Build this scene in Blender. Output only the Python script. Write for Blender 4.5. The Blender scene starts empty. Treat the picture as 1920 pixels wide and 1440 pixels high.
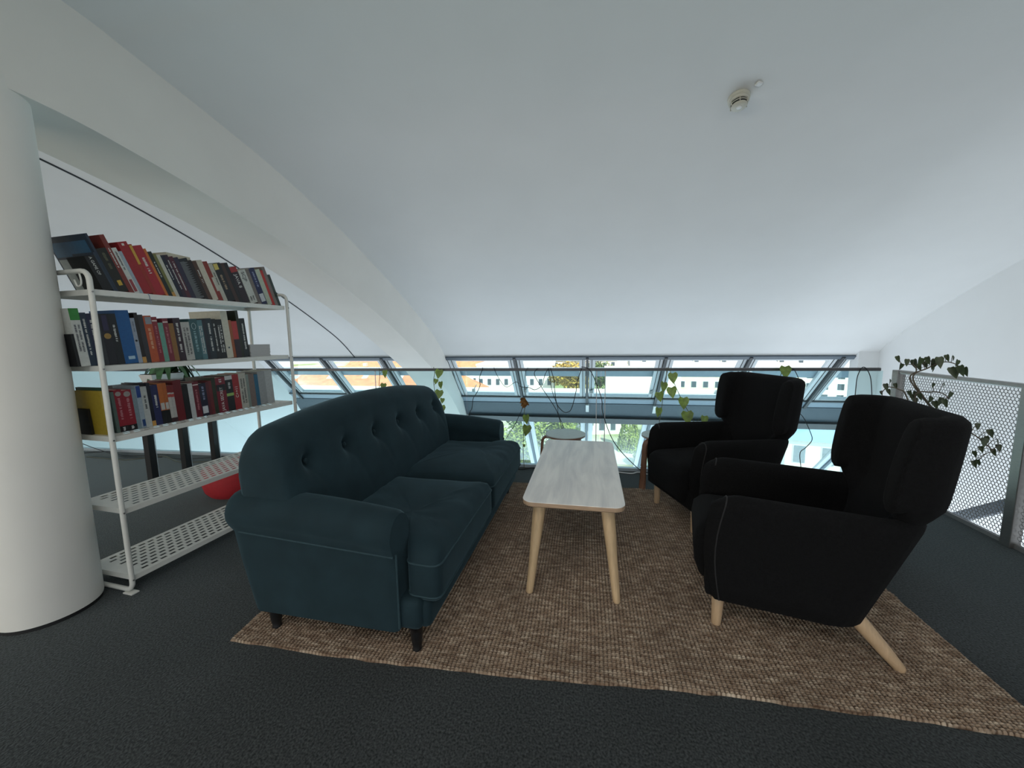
import bpy, bmesh, math, random
from math import sin, cos, pi, radians
from mathutils import Vector, Matrix
random.seed(7)
S = bpy.context.scene
COL = S.collection

# ------------------------------------------------------------ camera
EYE = Vector((0, 0, 1.30))
ROT = Matrix.Rotation(radians(10.9), 3, 'Z') @ Matrix.Rotation(pi/2 - radians(6.95), 3, 'X') @ Matrix.Rotation(radians(-0.8), 3, 'Z')
cam = bpy.data.objects.new('camera', bpy.data.cameras.new('camera'))
COL.objects.link(cam)
cam.data.sensor_width = 36
cam.data.lens = 725.0 / 1920 * 36
cam.data.clip_start = 0.05
cam.data.clip_end = 1500
cam.matrix_world = Matrix.Translation(EYE) @ ROT.to_4x4()
S.camera = cam

# ------------------------------------------------------------ world, sun, added fill lamps, exposure
W = bpy.data.worlds.new('sky'); S.world = W; W.use_nodes = True
bg = W.node_tree.nodes['Background']
bg.inputs['Color'].default_value = (0.72, 0.86, 1.0, 1)
bg.inputs['Strength'].default_value = 1.5
def sunlight(energy, direction, color):
    l = bpy.data.lights.new('sun', 'SUN'); l.energy = energy; l.angle = radians(0.6); l.color = color
    o = bpy.data.objects.new('sun', l); COL.objects.link(o)
    o.rotation_euler = Vector(direction).to_track_quat('-Z', 'Y').to_euler()
sunlight(8.0, (-0.35, 0.62, -0.70), (1.0, 0.93, 0.80))
def fill_lamp(name, loc, normal, sx, sy, power, color):  # area lamp for the added interior fill
    l = bpy.data.lights.new(name, 'AREA'); l.shape = 'RECTANGLE'; l.size = sx; l.size_y = sy
    l.energy = power; l.color = color
    o = bpy.data.objects.new(name, l); COL.objects.link(o); o.location = loc
    o.rotation_euler = Vector(normal).to_track_quat('-Z', 'Y').to_euler()
# unseen area lamps added to brighten the interior beyond sun and sky
fill_lamp('lower_storey_fill', (-1.4, 7.2, -3.1), (0, -.12, 1), 14.8, 4.6, 610, (0.78, 0.89, 0.98))  # added uplight hidden below the mezzanine, brightens vault and slopes
fill_lamp('rear_fill', (-5.4, -4.25, 1.35), (.25, 1, 0), 5.5, 2.0, 170, (1.0, 0.93, 0.80))  # added warm lamp out of view behind the camera, lights the column
fill_lamp('rear_fill', (.6, -4.25, 1.35), (0, 1, 0), 5.0, 2.0, 25, (0.92, 0.96, 1.0))  # weaker added fill from behind the camera
fill_lamp('side_fill', (3.95, -2.6, 1.3), (-1, .12, 0), 2.6, 1.6, 34, (0.96, 0.98, 1.0))  # added lamp before the solid right wall, lifts the rib face
fill_lamp('lower_storey_fill', (2.72, 3.2, -1.45), (1, 0, .22), 6.0, 2.0, 85, (0.86, 0.93, 1.0))  # added lamp under the floor edge, brightens the wall behind the fence
fill_lamp('overhead_fill', (-.3, -.7, 2.70), (0, .15, -1), 2.4, 1.2, 30, (1.0, 0.96, 0.90))  # added overhead fill out of view, brightens table, rug and sofa from above
S.view_settings.view_transform = 'Standard'
S.view_settings.look = 'None'
S.view_settings.exposure = 0.0
S.view_settings.gamma = 1.0
S.view_settings.use_curve_mapping = False
S.cycles.use_denoising = True
S.cycles.max_bounces = 10
S.cycles.diffuse_bounces = 6
S.cycles.transparent_max_bounces = 16
S.cycles.sample_clamp_indirect = 6
S.cycles.caustics_reflective = False
S.cycles.caustics_refractive = False

# ------------------------------------------------------------ materials
def hexc(h):
    c = [int(h[i:i+2], 16)/255 for i in (0, 2, 4)]
    return tuple((x/12.92 if x <= .04045 else ((x+.055)/1.055)**2.4) for x in c)
MATS = {}
def mat(name, color, rough=0.6, metal=0.0, var=0.06, scale=30.0, bump=0.0, bscale=None, sheen=0.0, spec=0.5, stretch=None, coat=0.0):
    if name in MATS: return MATS[name]
    m = bpy.data.materials.new(name); m.use_nodes = True
    nt = m.node_tree; N = nt.nodes; L = nt.links
    p = N['Principled BSDF']
    if isinstance(color, str): color = hexc(color)
    p.inputs['Roughness'].default_value = rough
    p.inputs['Metallic'].default_value = metal
    p.inputs['Specular IOR Level'].default_value = spec
    if coat: p.inputs['Coat Weight'].default_value = coat
    if sheen:
        p.inputs['Sheen Weight'].default_value = sheen
        p.inputs['Sheen Roughness'].default_value = 0.4
        p.inputs['Sheen Tint'].default_value = tuple(min(1, c*6+.07) for c in color)+(1,)
    tc = N.new('ShaderNodeTexCoord'); mp = N.new('ShaderNodeMapping')
    L.new(tc.outputs['Object'], mp.inputs['Vector'])
    if stretch: mp.inputs['Scale'].default_value = stretch
    n = N.new('ShaderNodeTexNoise'); n.inputs['Scale'].default_value = scale; n.inputs['Detail'].default_value = 4
    L.new(mp.outputs[0], n.inputs['Vector'])
    r = N.new('ShaderNodeValToRGB')
    r.color_ramp.elements[0].position = .3; r.color_ramp.elements[1].position = .7
    r.color_ramp.elements[0].color = tuple(max(0, c*(1-var)) for c in color)+(1,)
    r.color_ramp.elements[1].color = tuple(min(1, c*(1+var)) for c in color)+(1,)
    L.new(n.outputs['Fac'], r.inputs['Fac']); L.new(r.outputs['Color'], p.inputs['Base Color'])
    if bump:
        nb = N.new('ShaderNodeTexNoise'); nb.inputs['Scale'].default_value = bscale or scale*4; nb.inputs['Detail'].default_value = 3
        L.new(mp.outputs[0], nb.inputs['Vector'])
        b = N.new('ShaderNodeBump'); b.inputs['Strength'].default_value = bump; b.inputs['Distance'].default_value = .01
        L.new(nb.outputs['Fac'], b.inputs['Height']); L.new(b.outputs['Normal'], p.inputs['Normal'])
    MATS[name] = m
    return m
def cmat(h, rough=.45):
    return mat('printed_cover_'+h, h, rough, var=.08, scale=60)

M_plaster = mat('white_plaster', (0.70, 0.71, 0.71), .9, var=.015, scale=2.5, bump=.02, bscale=120)
M_plasterw = mat('warm_plaster', (0.74, 0.725, 0.685), .9, var=.02, scale=3, bump=.02, bscale=120)
M_joint = mat('dark_joint', (0.02, 0.025, 0.03), .7)
M_velvet = mat('teal_velvet', (0.0108, 0.0255, 0.0325), .85, var=.16, scale=9, bump=.10, bscale=350, sheen=.6, spec=.2)
M_velvetp = mat('teal_piping', (0.024, 0.048, 0.058), .8, var=.1, sheen=.3, spec=.2)
M_blackleg = mat('black_lacquer', (0.008, 0.008, 0.009), .35)
M_wool = mat('black_wool', (0.0055, 0.0055, 0.006), .95, var=.35, scale=160, bump=.35, bscale=420, sheen=.10, spec=.15)
M_woolp = mat('black_wool_piping', (0.011, 0.011, 0.012), .8, var=.2, sheen=.3)
M_beech = mat('pale_beech', (0.52, 0.36, 0.22), .5, var=.10, scale=14, stretch=(6, 6, .7))
M_beech2 = mat('beech_leg', (0.56, 0.40, 0.235), .5, var=.12, scale=14, stretch=(6, 6, .7))
M_edge = mat('plywood_edge', (0.42, 0.29, 0.19), .55, var=.25, scale=20, stretch=(1, 1, 20))
M_stoolw = mat('stained_birch', (0.25, 0.12, 0.07), .4, var=.15, scale=20)
M_stoolt = mat('stool_top_laminate', (0.45, 0.50, 0.47), .35, var=.05)
M_shelf = mat('white_powder_coat', (0.66, 0.66, 0.62), .45, var=.03)
M_steel = mat('brushed_steel', (0.30, 0.29, 0.28), .35, metal=.9, var=.08, stretch=(1, 1, 12))
M_mesh = mat('grey_perforated_steel', (0.23, 0.23, 0.23), .5, metal=.3, var=.06)
M_rail = mat('dark_handrail', (0.10, 0.10, 0.105), .4, metal=.5)
M_frame = mat('blue_grey_steel', (0.10, 0.13, 0.16), .45, metal=.0, var=.05)
M_frame2 = mat('grey_steel_light', (0.25, 0.31, 0.38), .45, metal=.0, var=.05)
M_dark = mat('dark_steel', (0.035, 0.04, 0.045), .5, var=.05)
M_sash = mat('white_sash', (0.62, 0.66, 0.69), .4, var=.03)
M_plastic = mat('white_plastic', (0.75, 0.76, 0.76), .4, var=.02)
M_creamp = mat('cream_plastic', (0.55, 0.54, 0.47), .45, var=.03)
M_black = mat('matte_black', (0.006, 0.006, 0.007), .6)
M_cable = mat('black_cable', (0.012, 0.014, 0.016), .5)
M_leaf = mat('pothos_leaf', (0.20, 0.30, 0.06), .45, var=.35, scale=25)
M_leafd = mat('fig_leaf', (0.035, 0.055, 0.02), .45, var=.4, scale=30)
M_leafm = mat('potted_leaf', (0.05, 0.13, 0.05), .45, var=.35, scale=30)
M_stem = mat('plant_stem', (0.12, 0.13, 0.07), .7, var=.2)
M_bark = mat('grey_bark', (0.12, 0.10, 0.075), .8, var=.3)
M_pot = mat('pot_ceramic', (0.7, 0.7, 0.68), .4, var=.03)
M_soil = mat('potting_soil', (0.03, 0.022, 0.015), .95, var=.4, scale=80)
M_red = mat('red_fabric', (0.36, 0.012, 0.02), .75, var=.08, sheen=.2)
M_paper = mat('page_paper', (0.62, 0.58, 0.48), .85, var=.10, scale=60, stretch=(40, 1, 1))
M_white = mat('printed_white', (0.62, 0.62, 0.60), .6)
M_alu = mat('aluminium_shoe', (0.55, 0.62, 0.68), .35, metal=.3, var=.04)

def glass(name, tint=(0.93, 0.97, 0.97), refl=.05):
    m = bpy.data.materials.new(name); m.use_nodes = True
    nt = m.node_tree; N = nt.nodes; L = nt.links; N.remove(N['Principled BSDF'])
    t = N.new('ShaderNodeBsdfTransparent'); t.inputs['Color'].default_value = (*tint, 1)
    g = N.new('ShaderNodeBsdfGlossy'); g.inputs['Roughness'].default_value = .02
    lw = N.new('ShaderNodeLayerWeight'); lw.inputs['Blend'].default_value = .12
    mu = N.new('ShaderNodeMath'); mu.operation = 'MULTIPLY_ADD'; mu.inputs[1].default_value = .3; mu.inputs[2].default_value = refl
    L.new(lw.outputs['Fresnel'], mu.inputs[0])
    x = N.new('ShaderNodeMixShader'); L.new(mu.outputs[0], x.inputs['Fac'])
    L.new(t.outputs[0], x.inputs[1]); L.new(g.outputs[0], x.inputs[2])
    L.new(x.outputs[0], N['Material Output'].inputs['Surface'])
    return m
M_glass = glass('window_glass', (0.95, 0.98, 0.98), .01)
M_rglass = glass('railing_glass', (0.86, 0.965, 0.97), .012)

# carpet
def carpet():
    m = bpy.data.materials.new('grey_carpet'); m.use_nodes = True
    nt = m.node_tree; N = nt.nodes; L = nt.links; p = N['Principled BSDF']
    p.inputs['Roughness'].default_value = .95; p.inputs['Specular IOR Level'].default_value = .15
    p.inputs['Sheen Weight'].default_value = .5; p.inputs['Sheen Roughness'].default_value = .35; p.inputs['Sheen Tint'].default_value = (.55, .65, .68, 1)
    tc = N.new('ShaderNodeTexCoord')
    n = N.new('ShaderNodeTexNoise'); n.inputs['Scale'].default_value = 130; n.inputs['Detail'].default_value = 5
    n2 = N.new('ShaderNodeTexNoise'); n2.inputs['Scale'].default_value = 3
    for k in (n, n2): L.new(tc.outputs['Object'], k.inputs['Vector'])
    r = N.new('ShaderNodeValToRGB'); e = r.color_ramp.elements
    e[0].position = .32; e[0].color = (.017, .0195, .020, 1); e[1].position = .72; e[1].color = (.086, .093, .095, 1)
    L.new(n.outputs['Fac'], r.inputs['Fac'])
    mx = N.new('ShaderNodeMix'); mx.data_type = 'RGBA'; mx.blend_type = 'MULTIPLY'; mx.inputs['Factor'].default_value = .35
    L.new(r.outputs['Color'], mx.inputs['A']); L.new(n2.outputs['Fac'], mx.inputs['B'])
    L.new(mx.outputs['Result'], p.inputs['Base Color'])
    b = N.new('ShaderNodeBump'); b.inputs['Strength'].default_value = .8; b.inputs['Distance'].default_value = .004
    L.new(n.outputs['Fac'], b.inputs['Height']); L.new(b.outputs['Normal'], p.inputs['Normal'])
    return m
M_carpet = carpet()

# white-washed veneer with streaks along the table length
def veneer():
    m = bpy.data.materials.new('whitewashed_veneer'); m.use_nodes = True
    nt = m.node_tree; N = nt.nodes; L = nt.links; p = N['Principled BSDF']
    p.inputs['Roughness'].default_value = .36; p.inputs['Coat Weight'].default_value = .35; p.inputs['Coat Roughness'].default_value = .35
    tc = N.new('ShaderNodeTexCoord'); mp = N.new('ShaderNodeMapping'); mp.inputs['Scale'].default_value = (9, 1.1, 1)
    L.new(tc.outputs['Object'], mp.inputs['Vector'])
    n = N.new('ShaderNodeTexNoise'); n.inputs['Scale'].default_value = 1.6; n.inputs['Detail'].default_value = 6; n.inputs['Distortion'].default_value = .6
    mp2 = N.new('ShaderNodeMapping'); mp2.inputs['Scale'].default_value = (90, 2, 1); L.new(tc.outputs['Object'], mp2.inputs['Vector'])
    n2 = N.new('ShaderNodeTexNoise'); n2.inputs['Scale'].default_value = 2.5; n2.inputs['Detail'].default_value = 3; L.new(mp2.outputs[0], n2.inputs['Vector'])
    L.new(mp.outputs[0], n.inputs['Vector'])
    r = N.new('ShaderNodeValToRGB'); e = r.color_ramp.elements
    e[0].position = .36; e[0].color = (.66, .64, .62, 1); e[1].position = .60; e[1].color = (.86, .83, .78, 1)
    L.new(n.outputs['Fac'], r.inputs['Fac'])
    mx = N.new('ShaderNodeMix'); mx.data_type = 'RGBA'; mx.blend_type = 'MULTIPLY'; mx.inputs['Factor'].default_value = .12
    L.new(r.outputs['Color'], mx.inputs['A']); L.new(n2.outputs['Fac'], mx.inputs['B'])
    L.new(mx.outputs['Result'], p.inputs['Base Color'])
    return m
M_veneer = veneer()

# jute: a per-vertex knot value paints recess shade into the weave gaps
def jute():
    m = bpy.data.materials.new('woven_jute'); m.use_nodes = True
    nt = m.node_tree; N = nt.nodes; L = nt.links; p = N['Principled BSDF']
    p.inputs['Roughness'].default_value = .95; p.inputs['Specular IOR Level'].default_value = .1
    tc = N.new('ShaderNodeTexCoord'); mp = N.new('ShaderNodeMapping'); mp.inputs['Scale'].default_value = (14, 55, 1)
    L.new(tc.outputs['Object'], mp.inputs['Vector'])
    n = N.new('ShaderNodeTexNoise'); n.inputs['Scale'].default_value = 1.0; n.inputs['Detail'].default_value = 5
    L.new(mp.outputs[0], n.inputs['Vector'])
    r = N.new('ShaderNodeValToRGB'); e = r.color_ramp.elements
    e[0].position = .30; e[0].color = (.17, .108, .07, 1); e[1].position = .74; e[1].color = (.55, .455, .35, 1)
    k = e.new(.5); k.color = (.30, .218, .155, 1)
    L.new(n.outputs['Fac'], r.inputs['Fac'])
    n3 = N.new('ShaderNodeTexNoise'); n3.inputs['Scale'].default_value = 4; L.new(tc.outputs['Object'], n3.inputs['Vector'])
    mx = N.new('ShaderNodeMix'); mx.data_type = 'RGBA'; mx.blend_type = 'OVERLAY'; mx.inputs['Factor'].default_value = .5
    L.new(r.outputs['Color'], mx.inputs['A']); L.new(n3.outputs['Fac'], mx.inputs['B'])
    at_ = N.new('ShaderNodeAttribute'); at_.attribute_name = 'gap_shade'
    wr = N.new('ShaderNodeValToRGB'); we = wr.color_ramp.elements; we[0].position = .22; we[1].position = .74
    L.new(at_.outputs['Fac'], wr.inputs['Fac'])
    m2 = N.new('ShaderNodeMix'); m2.data_type = 'RGBA'; m2.inputs['A'].default_value = (.075, .044, .028, 1)  # dark brown painted as shade between the knots
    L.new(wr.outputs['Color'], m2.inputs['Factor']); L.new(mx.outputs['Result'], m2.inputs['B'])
    L.new(m2.outputs['Result'], p.inputs['Base Color'])
    p.inputs['Sheen Weight'].default_value = .7; p.inputs['Sheen Roughness'].default_value = .4; p.inputs['Sheen Tint'].default_value = (.85, .80, .72, 1)
    nb = N.new('ShaderNodeTexNoise'); nb.inputs['Scale'].default_value = 300; L.new(tc.outputs['Object'], nb.inputs['Vector'])
    b = N.new('ShaderNodeBump'); b.inputs['Strength'].default_value = .6; b.inputs['Distance'].default_value = .003
    L.new(nb.outputs['Fac'], b.inputs['Height']); L.new(b.outputs['Normal'], p.inputs['Normal'])
    return m
M_jute = jute()

# ------------------------------------------------------------ object helpers
def link(name, me, m=None, parent=None, smooth=False, loc=None):
    o = bpy.data.objects.new(name, me); COL.objects.link(o)
    if m is not None: me.materials.append(m)
    if smooth:
        me.polygons.foreach_set('use_smooth', [True]*len(me.polygons))
    if parent: o.parent = parent
    if loc: o.location = loc
    return o
def obj(name, verts, faces, m, parent=None, smooth=False, loc=None):
    me = bpy.data.meshes.new(name); me.from_pydata([tuple(v) for v in verts], [], faces); me.update()
    bm = bmesh.new(); bm.from_mesh(me); bmesh.ops.recalc_face_normals(bm, faces=bm.faces); bm.to_mesh(me); bm.free()
    return link(name, me, m, parent, smooth, loc)
def tag(o, label=None, cat=None, group=None, kind=None):
    if label: o['label'] = label
    if cat: o['category'] = cat
    if group: o['group'] = group
    if kind: o['kind'] = kind
    return o
def thing(name, label, cat, loc=(0, 0, 0), rz=0, group=None):
    o = bpy.data.objects.new(name, None); o.empty_display_size = .1; COL.objects.link(o)
    o.location = loc; o.rotation_euler = (0, 0, rz)
    return tag(o, label, cat, group)
class MB:
    """collects pieces of ONE part"""
    def __init__(s): s.v = []; s.f = []
    def add(s, v, f):
        b = len(s.v); s.v += [Vector(x) for x in v]; s.f += [tuple(i+b for i in q) for q in f]; return s
    def box(s, x0, x1, y0, y1, z0, z1):
        v = [(x, y, z) for z in (z0, z1) for y in (y0, y1) for x in (x0, x1)]
        return s.add(v, [(0, 2, 3, 1), (4, 5, 7, 6), (0, 1, 5, 4), (2, 6, 7, 3), (0, 4, 6, 2), (1, 3, 7, 5)])
    def bar(s, a, b, w, h, up=(0, 0, 1)):
        a = Vector(a); b = Vector(b); d = (b-a).normalized(); u = Vector(up)
        sd = d.cross(u).normalized(); u = sd.cross(d).normalized()
        v = [p+sd*(w/2*i)+u*(h/2*j) for p in (a, b) for i, j in ((-1, -1), (1, -1), (1, 1), (-1, 1))]
        return s.add(v, [(0, 1, 2, 3), (7, 6, 5, 4), (0, 4, 5, 1), (1, 5, 6, 2), (2, 6, 7, 3), (3, 7, 4, 0)])
    def prism(s, poly, axis, a, b):
        """poly of 2D points extruded along axis 'x','y' or 'z' from a to b"""
        def P(p, t):
            return {'x': (t, p[0], p[1]), 'y': (p[0], t, p[1]), 'z': (p[0], p[1], t)}[axis]
        n = len(poly); v = [P(p, a) for p in poly]+[P(p, b) for p in poly]
        return s.add(v, [tuple(range(n))[::-1], tuple(range(n, 2*n))]+[(i, (i+1) % n, n+(i+1) % n, n+i) for i in range(n)])
    def tube(s, pts, r, n=8, r1=None, closed=False, caps=True):
        pts = [Vector(p) for p in pts]; m = len(pts); rings = []
        up = Vector((0, 0, 1)); prev = None
        for i, p in enumerate(pts):
            if closed: d = pts[(i+1) % m]-pts[i-1]
            else: d = pts[min(i+1, m-1)]-pts[max(i-1, 0)]
            d.normalize()
            if prev is None:
                a = d.cross(up) if abs(d.dot(up)) < .95 else d.cross(Vector((1, 0, 0)))
            else: a = prev-d*prev.dot(d)
            a.normalize(); prev = a; b = d.cross(a)
            rr = r if r1 is None else r+(r1-r)*i/(m-1)
            if not isinstance(rr, float) and hasattr(rr, '__len__'): rr = rr[i]
            rings.append([p+(a*cos(2*pi*k/n)+b*sin(2*pi*k/n))*rr for k in range(n)])
        return s.loft(rings, closed=closed, caps=caps)
    def loft(s, rings, closed=False, caps=True):
        n = len(rings[0]); v = [p for R in rings for p in R]; m = len(rings); f = []
        for i in range(m if closed else m-1):
            j = (i+1) % m
            for k in range(n):
                l = (k+1) % n; f.append((i*n+k, i*n+l, j*n+l, j*n+k))
        if caps and not closed:
            f.append(tuple(range(n))[::-1]); f.append(tuple(range((m-1)*n, m*n)))
        return s.add(v, f)
    def lathe(s, prof, c=(0, 0), n=24, sx=1, sy=1):
        rings = [[Vector((c[0]+r*sx*cos(2*pi*k/n), c[1]+r*sy*sin(2*pi*k/n), z)) for k in range(n)] for r, z in prof]
        return s.loft(rings)
    def put(s, name, m, parent=None, smooth=False, loc=None, bevel=0, segs=2):
        o = obj(name, s.v, s.f, m, parent, smooth, loc)
        if bevel:
            b = o.modifiers.new('bevel', 'BEVEL'); b.width = bevel; b.segments = segs; b.limit_method = 'ANGLE'
            b.angle_limit = radians(40)
        return o
def catmull(pts, k=6):
    pts = [Vector(p) for p in pts]
    if len(pts) < 3: return pts
    out = []
    P = [pts[0]*2-pts[1]]+pts+[pts[-1]*2-pts[-2]]
    for i in range(1, len(P)-2):
        a, b, c, d = P[i-1:i+3]
        for j in range(k):
            t = j/k
            out.append(.5*((2*b)+(c-a)*t+(2*a-5*b+4*c-d)*t*t+(3*b-a-3*c+d)*t*t*t))
    out.append(pts[-1]); return out
def interp(x, xs, ys):
    if x <= xs[0]: return ys[0]
    for i in range(1, len(xs)):
        if x <= xs[i]: return ys[i-1]+(ys[i]-ys[i-1])*(x-xs[i-1])/(xs[i]-xs[i-1])
    return ys[-1]
def rrect(x0, x1, y0, y1, r, k=5):
    out = []
    for cx, cy, a in ((x1-r, y1-r, 0), (x0+r, y1-r, 90), (x0+r, y0+r, 180), (x1-r, y0+r, 270)):
        for i in range(k+1):
            t = radians(a+90*i/k); out.append((cx+r*cos(t), cy+r*sin(t)))
    return out
def rbox(name, x0, x1, y0, y1, z0, z1, r, m, parent=None, segs=4):
    b = MB().box(x0, x1, y0, y1, z0, z1)
    o = b.put(name, m, parent, smooth=True)
    bv = o.modifiers.new('bevel', 'BEVEL'); bv.width = r; bv.segments = segs
    return o
def hnoise(x, y, s=0):
    t = sin(x*12.9898+y*78.233+s*37.719)*43758.5453
    return t-math.floor(t)
def snoise(x, y, s=0):
    xi, yi = math.floor(x), math.floor(y); fx, fy = x-xi, y-yi
    fx = fx*fx*(3-2*fx); fy = fy*fy*(3-2*fy)
    a = hnoise(xi, yi, s); b = hnoise(xi+1, yi, s); c = hnoise(xi, yi+1, s); d = hnoise(xi+1, yi+1, s)
    return (a+(b-a)*fx)*(1-fy)+(c+(d-c)*fx)*fy

# ============================================================ SETTING
HZ, HY = 0.965, 6.40          # head of the sloping glazing (z, y); the glazing falls away at 45 degrees
def slope(z, out=0.0):        # point (y, z) on the glazing plane, pushed outwards by out
    return (HY+HZ-z+out*.7071, z+out*.7071)
# vault profile, y -> z
VY = [-4.3, -3.0, -1.5, -.5, .5, 1.56, 1.81, 2.2, 2.72, 3.2, 3.73, 4.42, 5.0, 5.55, 6.0, 6.40]
VZ = [1.9, 2.45, 2.85, 2.95, 2.965, 2.875, 2.835, 2.76, 2.645, 2.506, 2.325, 2.045, 1.79, 1.52, 1.27, 0.965]
def smooth_profile(ys, zs):
    c = catmull([(0, a, b) for a, b in zip(ys, zs)], 5)
    return [(p.y, p.z) for p in c]
VP = smooth_profile(VY, VZ)
def vz(y): return interp(y, [p[0] for p in VP], [p[1] for p in VP])
FL, FR = -9.0, 4.05
def sheet(name, prof, x0, x1, m, th=.12, nx=24):
    """a curved slab of real thickness following prof (y,z), from x0 to x1"""
    outer = []
    for i, (y, z) in enumerate(prof):
        a = prof[max(i-1, 0)]; b = prof[min(i+1, len(prof)-1)]
        d = Vector((b[0]-a[0], b[1]-a[1])).normalized(); outer.append((y-d.y*th, z+d.x*th))
    poly = list(prof)+outer[::-1]
    mb = MB(); n = len(prof)
    v = []; f = []
    for x in (x0, x1):
        v += [(x, y, z) for y, z in prof]+[(x, y, z) for y, z in outer]
    for i in range(n-1):
        f.append((i, i+1, 2*n+i+1, 2*n+i)); f.append((n+i, 3*n+i, 3*n+i+1, n+i+1))
        f.append((i, n+i, n+i+1, i+1)); f.append((2*n+i, 2*n+i+1, 3*n+i+1, 3*n+i))
    f.append((0, 2*n, 3*n, n)); f.append((n-1, 2*n-1, 4*n-1, 3*n-1))
    mb.add(v, f)
    return tag(mb.put(name, m, smooth=False), kind='structure')
def shade_auto(o):
    me = o.data
    me.polygons.foreach_set('use_smooth', [True]*len(me.polygons))
    try: me.set_sharp_from_angle(angle=radians(35))
    except Exception: pass
ceil = sheet('ceiling', VP, FL-.1, 6.4, M_plaster); shade_auto(ceil)

# left of the glazing and right of it the plastered slope runs on down
def slope_panel(name, x0, x1, z0, z1, th=.12):
    a = slope(z1); b = slope(z0)
    y0, y1 = a[0], b[0]; t = th*.7071
    return tag(MB().prism([(y0, z1), (y1, z0), (y1+t, z0+t), (y0+t, z1+t)], 'x', x0, x1).put(name, M_plaster), kind='structure')
slope_panel('wall_front_left', FL, -6.27, -3.2, HZ)
slope_panel('wall_front_middle', -2.90, -2.40, -3.2, HZ)
# deep arched rib
RB = smooth_profile([-4.3, -2.5, -1, .2, 1.0, 1.48, 1.84, 2.29, 2.65, 3.0, 3.51, 4.08, 4.62, 5.12, 5.59, 6.05, 7.12, 8.6, 9.9],
                    [1.75, 2.18, 2.33, 2.375, 2.375, 2.36, 2.305, 2.212, 2.124, 2.025, 1.85, 1.64, 1.41, 1.16, .92, .645, -.214, -1.75, -3.2])
def rib(name, x0, x1):
    low = RB; up = []
    for y, z in low:
        zz = vz(y)+.03 if y < HY else HY+HZ-y+.03
        up.append((y, max(zz, z+.05)))
    # close the polygon: bottom edge, then roofline backwards
    v = []; f = []; n = len(low)
    for x in (x0, x1):
        v += [(x, y, z) for y, z in low]+[(x, y, z) for y, z in up]
    for i in range(n-1):
        f.append((i, i+1, n+i+1, n+i)); f.append((2*n+i, 3*n+i, 3*n+i+1, 2*n+i+1))
        f.append((i, 2*n+i, 2*n+i+1, i+1)); f.append((n+i, n+i+1, 3*n+i+1, 3*n+i))
    f.append((0, n, 3*n, 2*n)); f.append((n-1, 3*n-1, 4*n-1, 2*n-1))
    o = MB().add(v, f).put(name, M_plasterw); shade_auto(o); return tag(o, kind='structure')
rib('trim_1', -2.90, -2.40)
# dark expansion joint in the vault of the next bay
jm = MB(); pts = [(y, z) for y, z in VP if y > -1]
for (y0, z0), (y1, z1) in zip(pts[:-1], pts[1:]):
    jm.bar((-4.14, y0, z0-.002), (-4.14, y1, z1-.002), .016, .012)
tag(jm.put('trim_2', M_joint), kind='structure')
# side and rear walls
tag(MB().box(FR, FR+.2, -4.3, 6.42, -3.2, 3.1).box(3.80, FR+.02, 6.32, 6.50, -3.2, 1.03).put('wall_right', M_plaster), kind='structure')
tag(MB().box(6.30, 6.45, -4.3, 10.6, -3.2, 3.1).put('wall_outer', M_plaster), kind='structure')
tag(MB().box(FL-.15, FL, -4.3, 10.6, -3.2, 3.1).put('wall_left', M_plaster), kind='structure')
rw = MB().box(FL, FR, -4.45, -4.3, -3.2, .35).box(FL, FR, -4.45, -4.3, 2.45, 3.2)
for x in (-9.0, -6.6, -4.2, -1.8, .6, 2.6): rw.box(x, x+.35, -4.45, -4.3, .35, 2.45)
rw.box(2.95, FR, -4.45, -4.3, .35, 2.45)
tag(rw.put('wall_rear', M_plaster), kind='structure')

# mezzanine floor (ends at the glass railing and at the perforated fence), lower floor
def ry(x): return 3.745+.036*x       # line of the glass railing
fl = [(FL, -4.3), (FR, -4.3), (FR, .6), (2.60, .6), (2.60, ry(2.6)+.04), (FL, ry(FL)+.04)]
tag(MB().prism(fl, 'z', -.30, 0).put('floor', M_carpet), kind='structure')
M_lower = mat('pale_screed', (0.6, 0.61, 0.61), .6, var=.08, scale=2)
tag(MB().box(FL, 6.3, -4.3, 10.6, -3.35, -3.2).put('floor_lower', M_lower), kind='structure')
# carpet-tile upstand strip and slab edge trim at the railing
tag(MB().prism([(FL, ry(FL)+.04), (2.6, ry(2.6)+.04), (2.6, ry(2.6)+.055), (FL, ry(FL)+.055)], 'z', -.30, .004).put('trim_3', M_alu), kind='structure')

# round column
cm = MB().lathe([(.178, .018), (.18, .03), (.18, 2.30), (.178, 2.42)], (-2.575, 1.30), 64)
col = cm.put('trim_4', M_plasterw, smooth=True); shade_auto(col); tag(col, kind='structure')
tag(MB().lathe([(.176, .0), (.176, .019)], (-2.575, 1.30), 64).put('trim_5', M_black, smooth=False), kind='structure')

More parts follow.
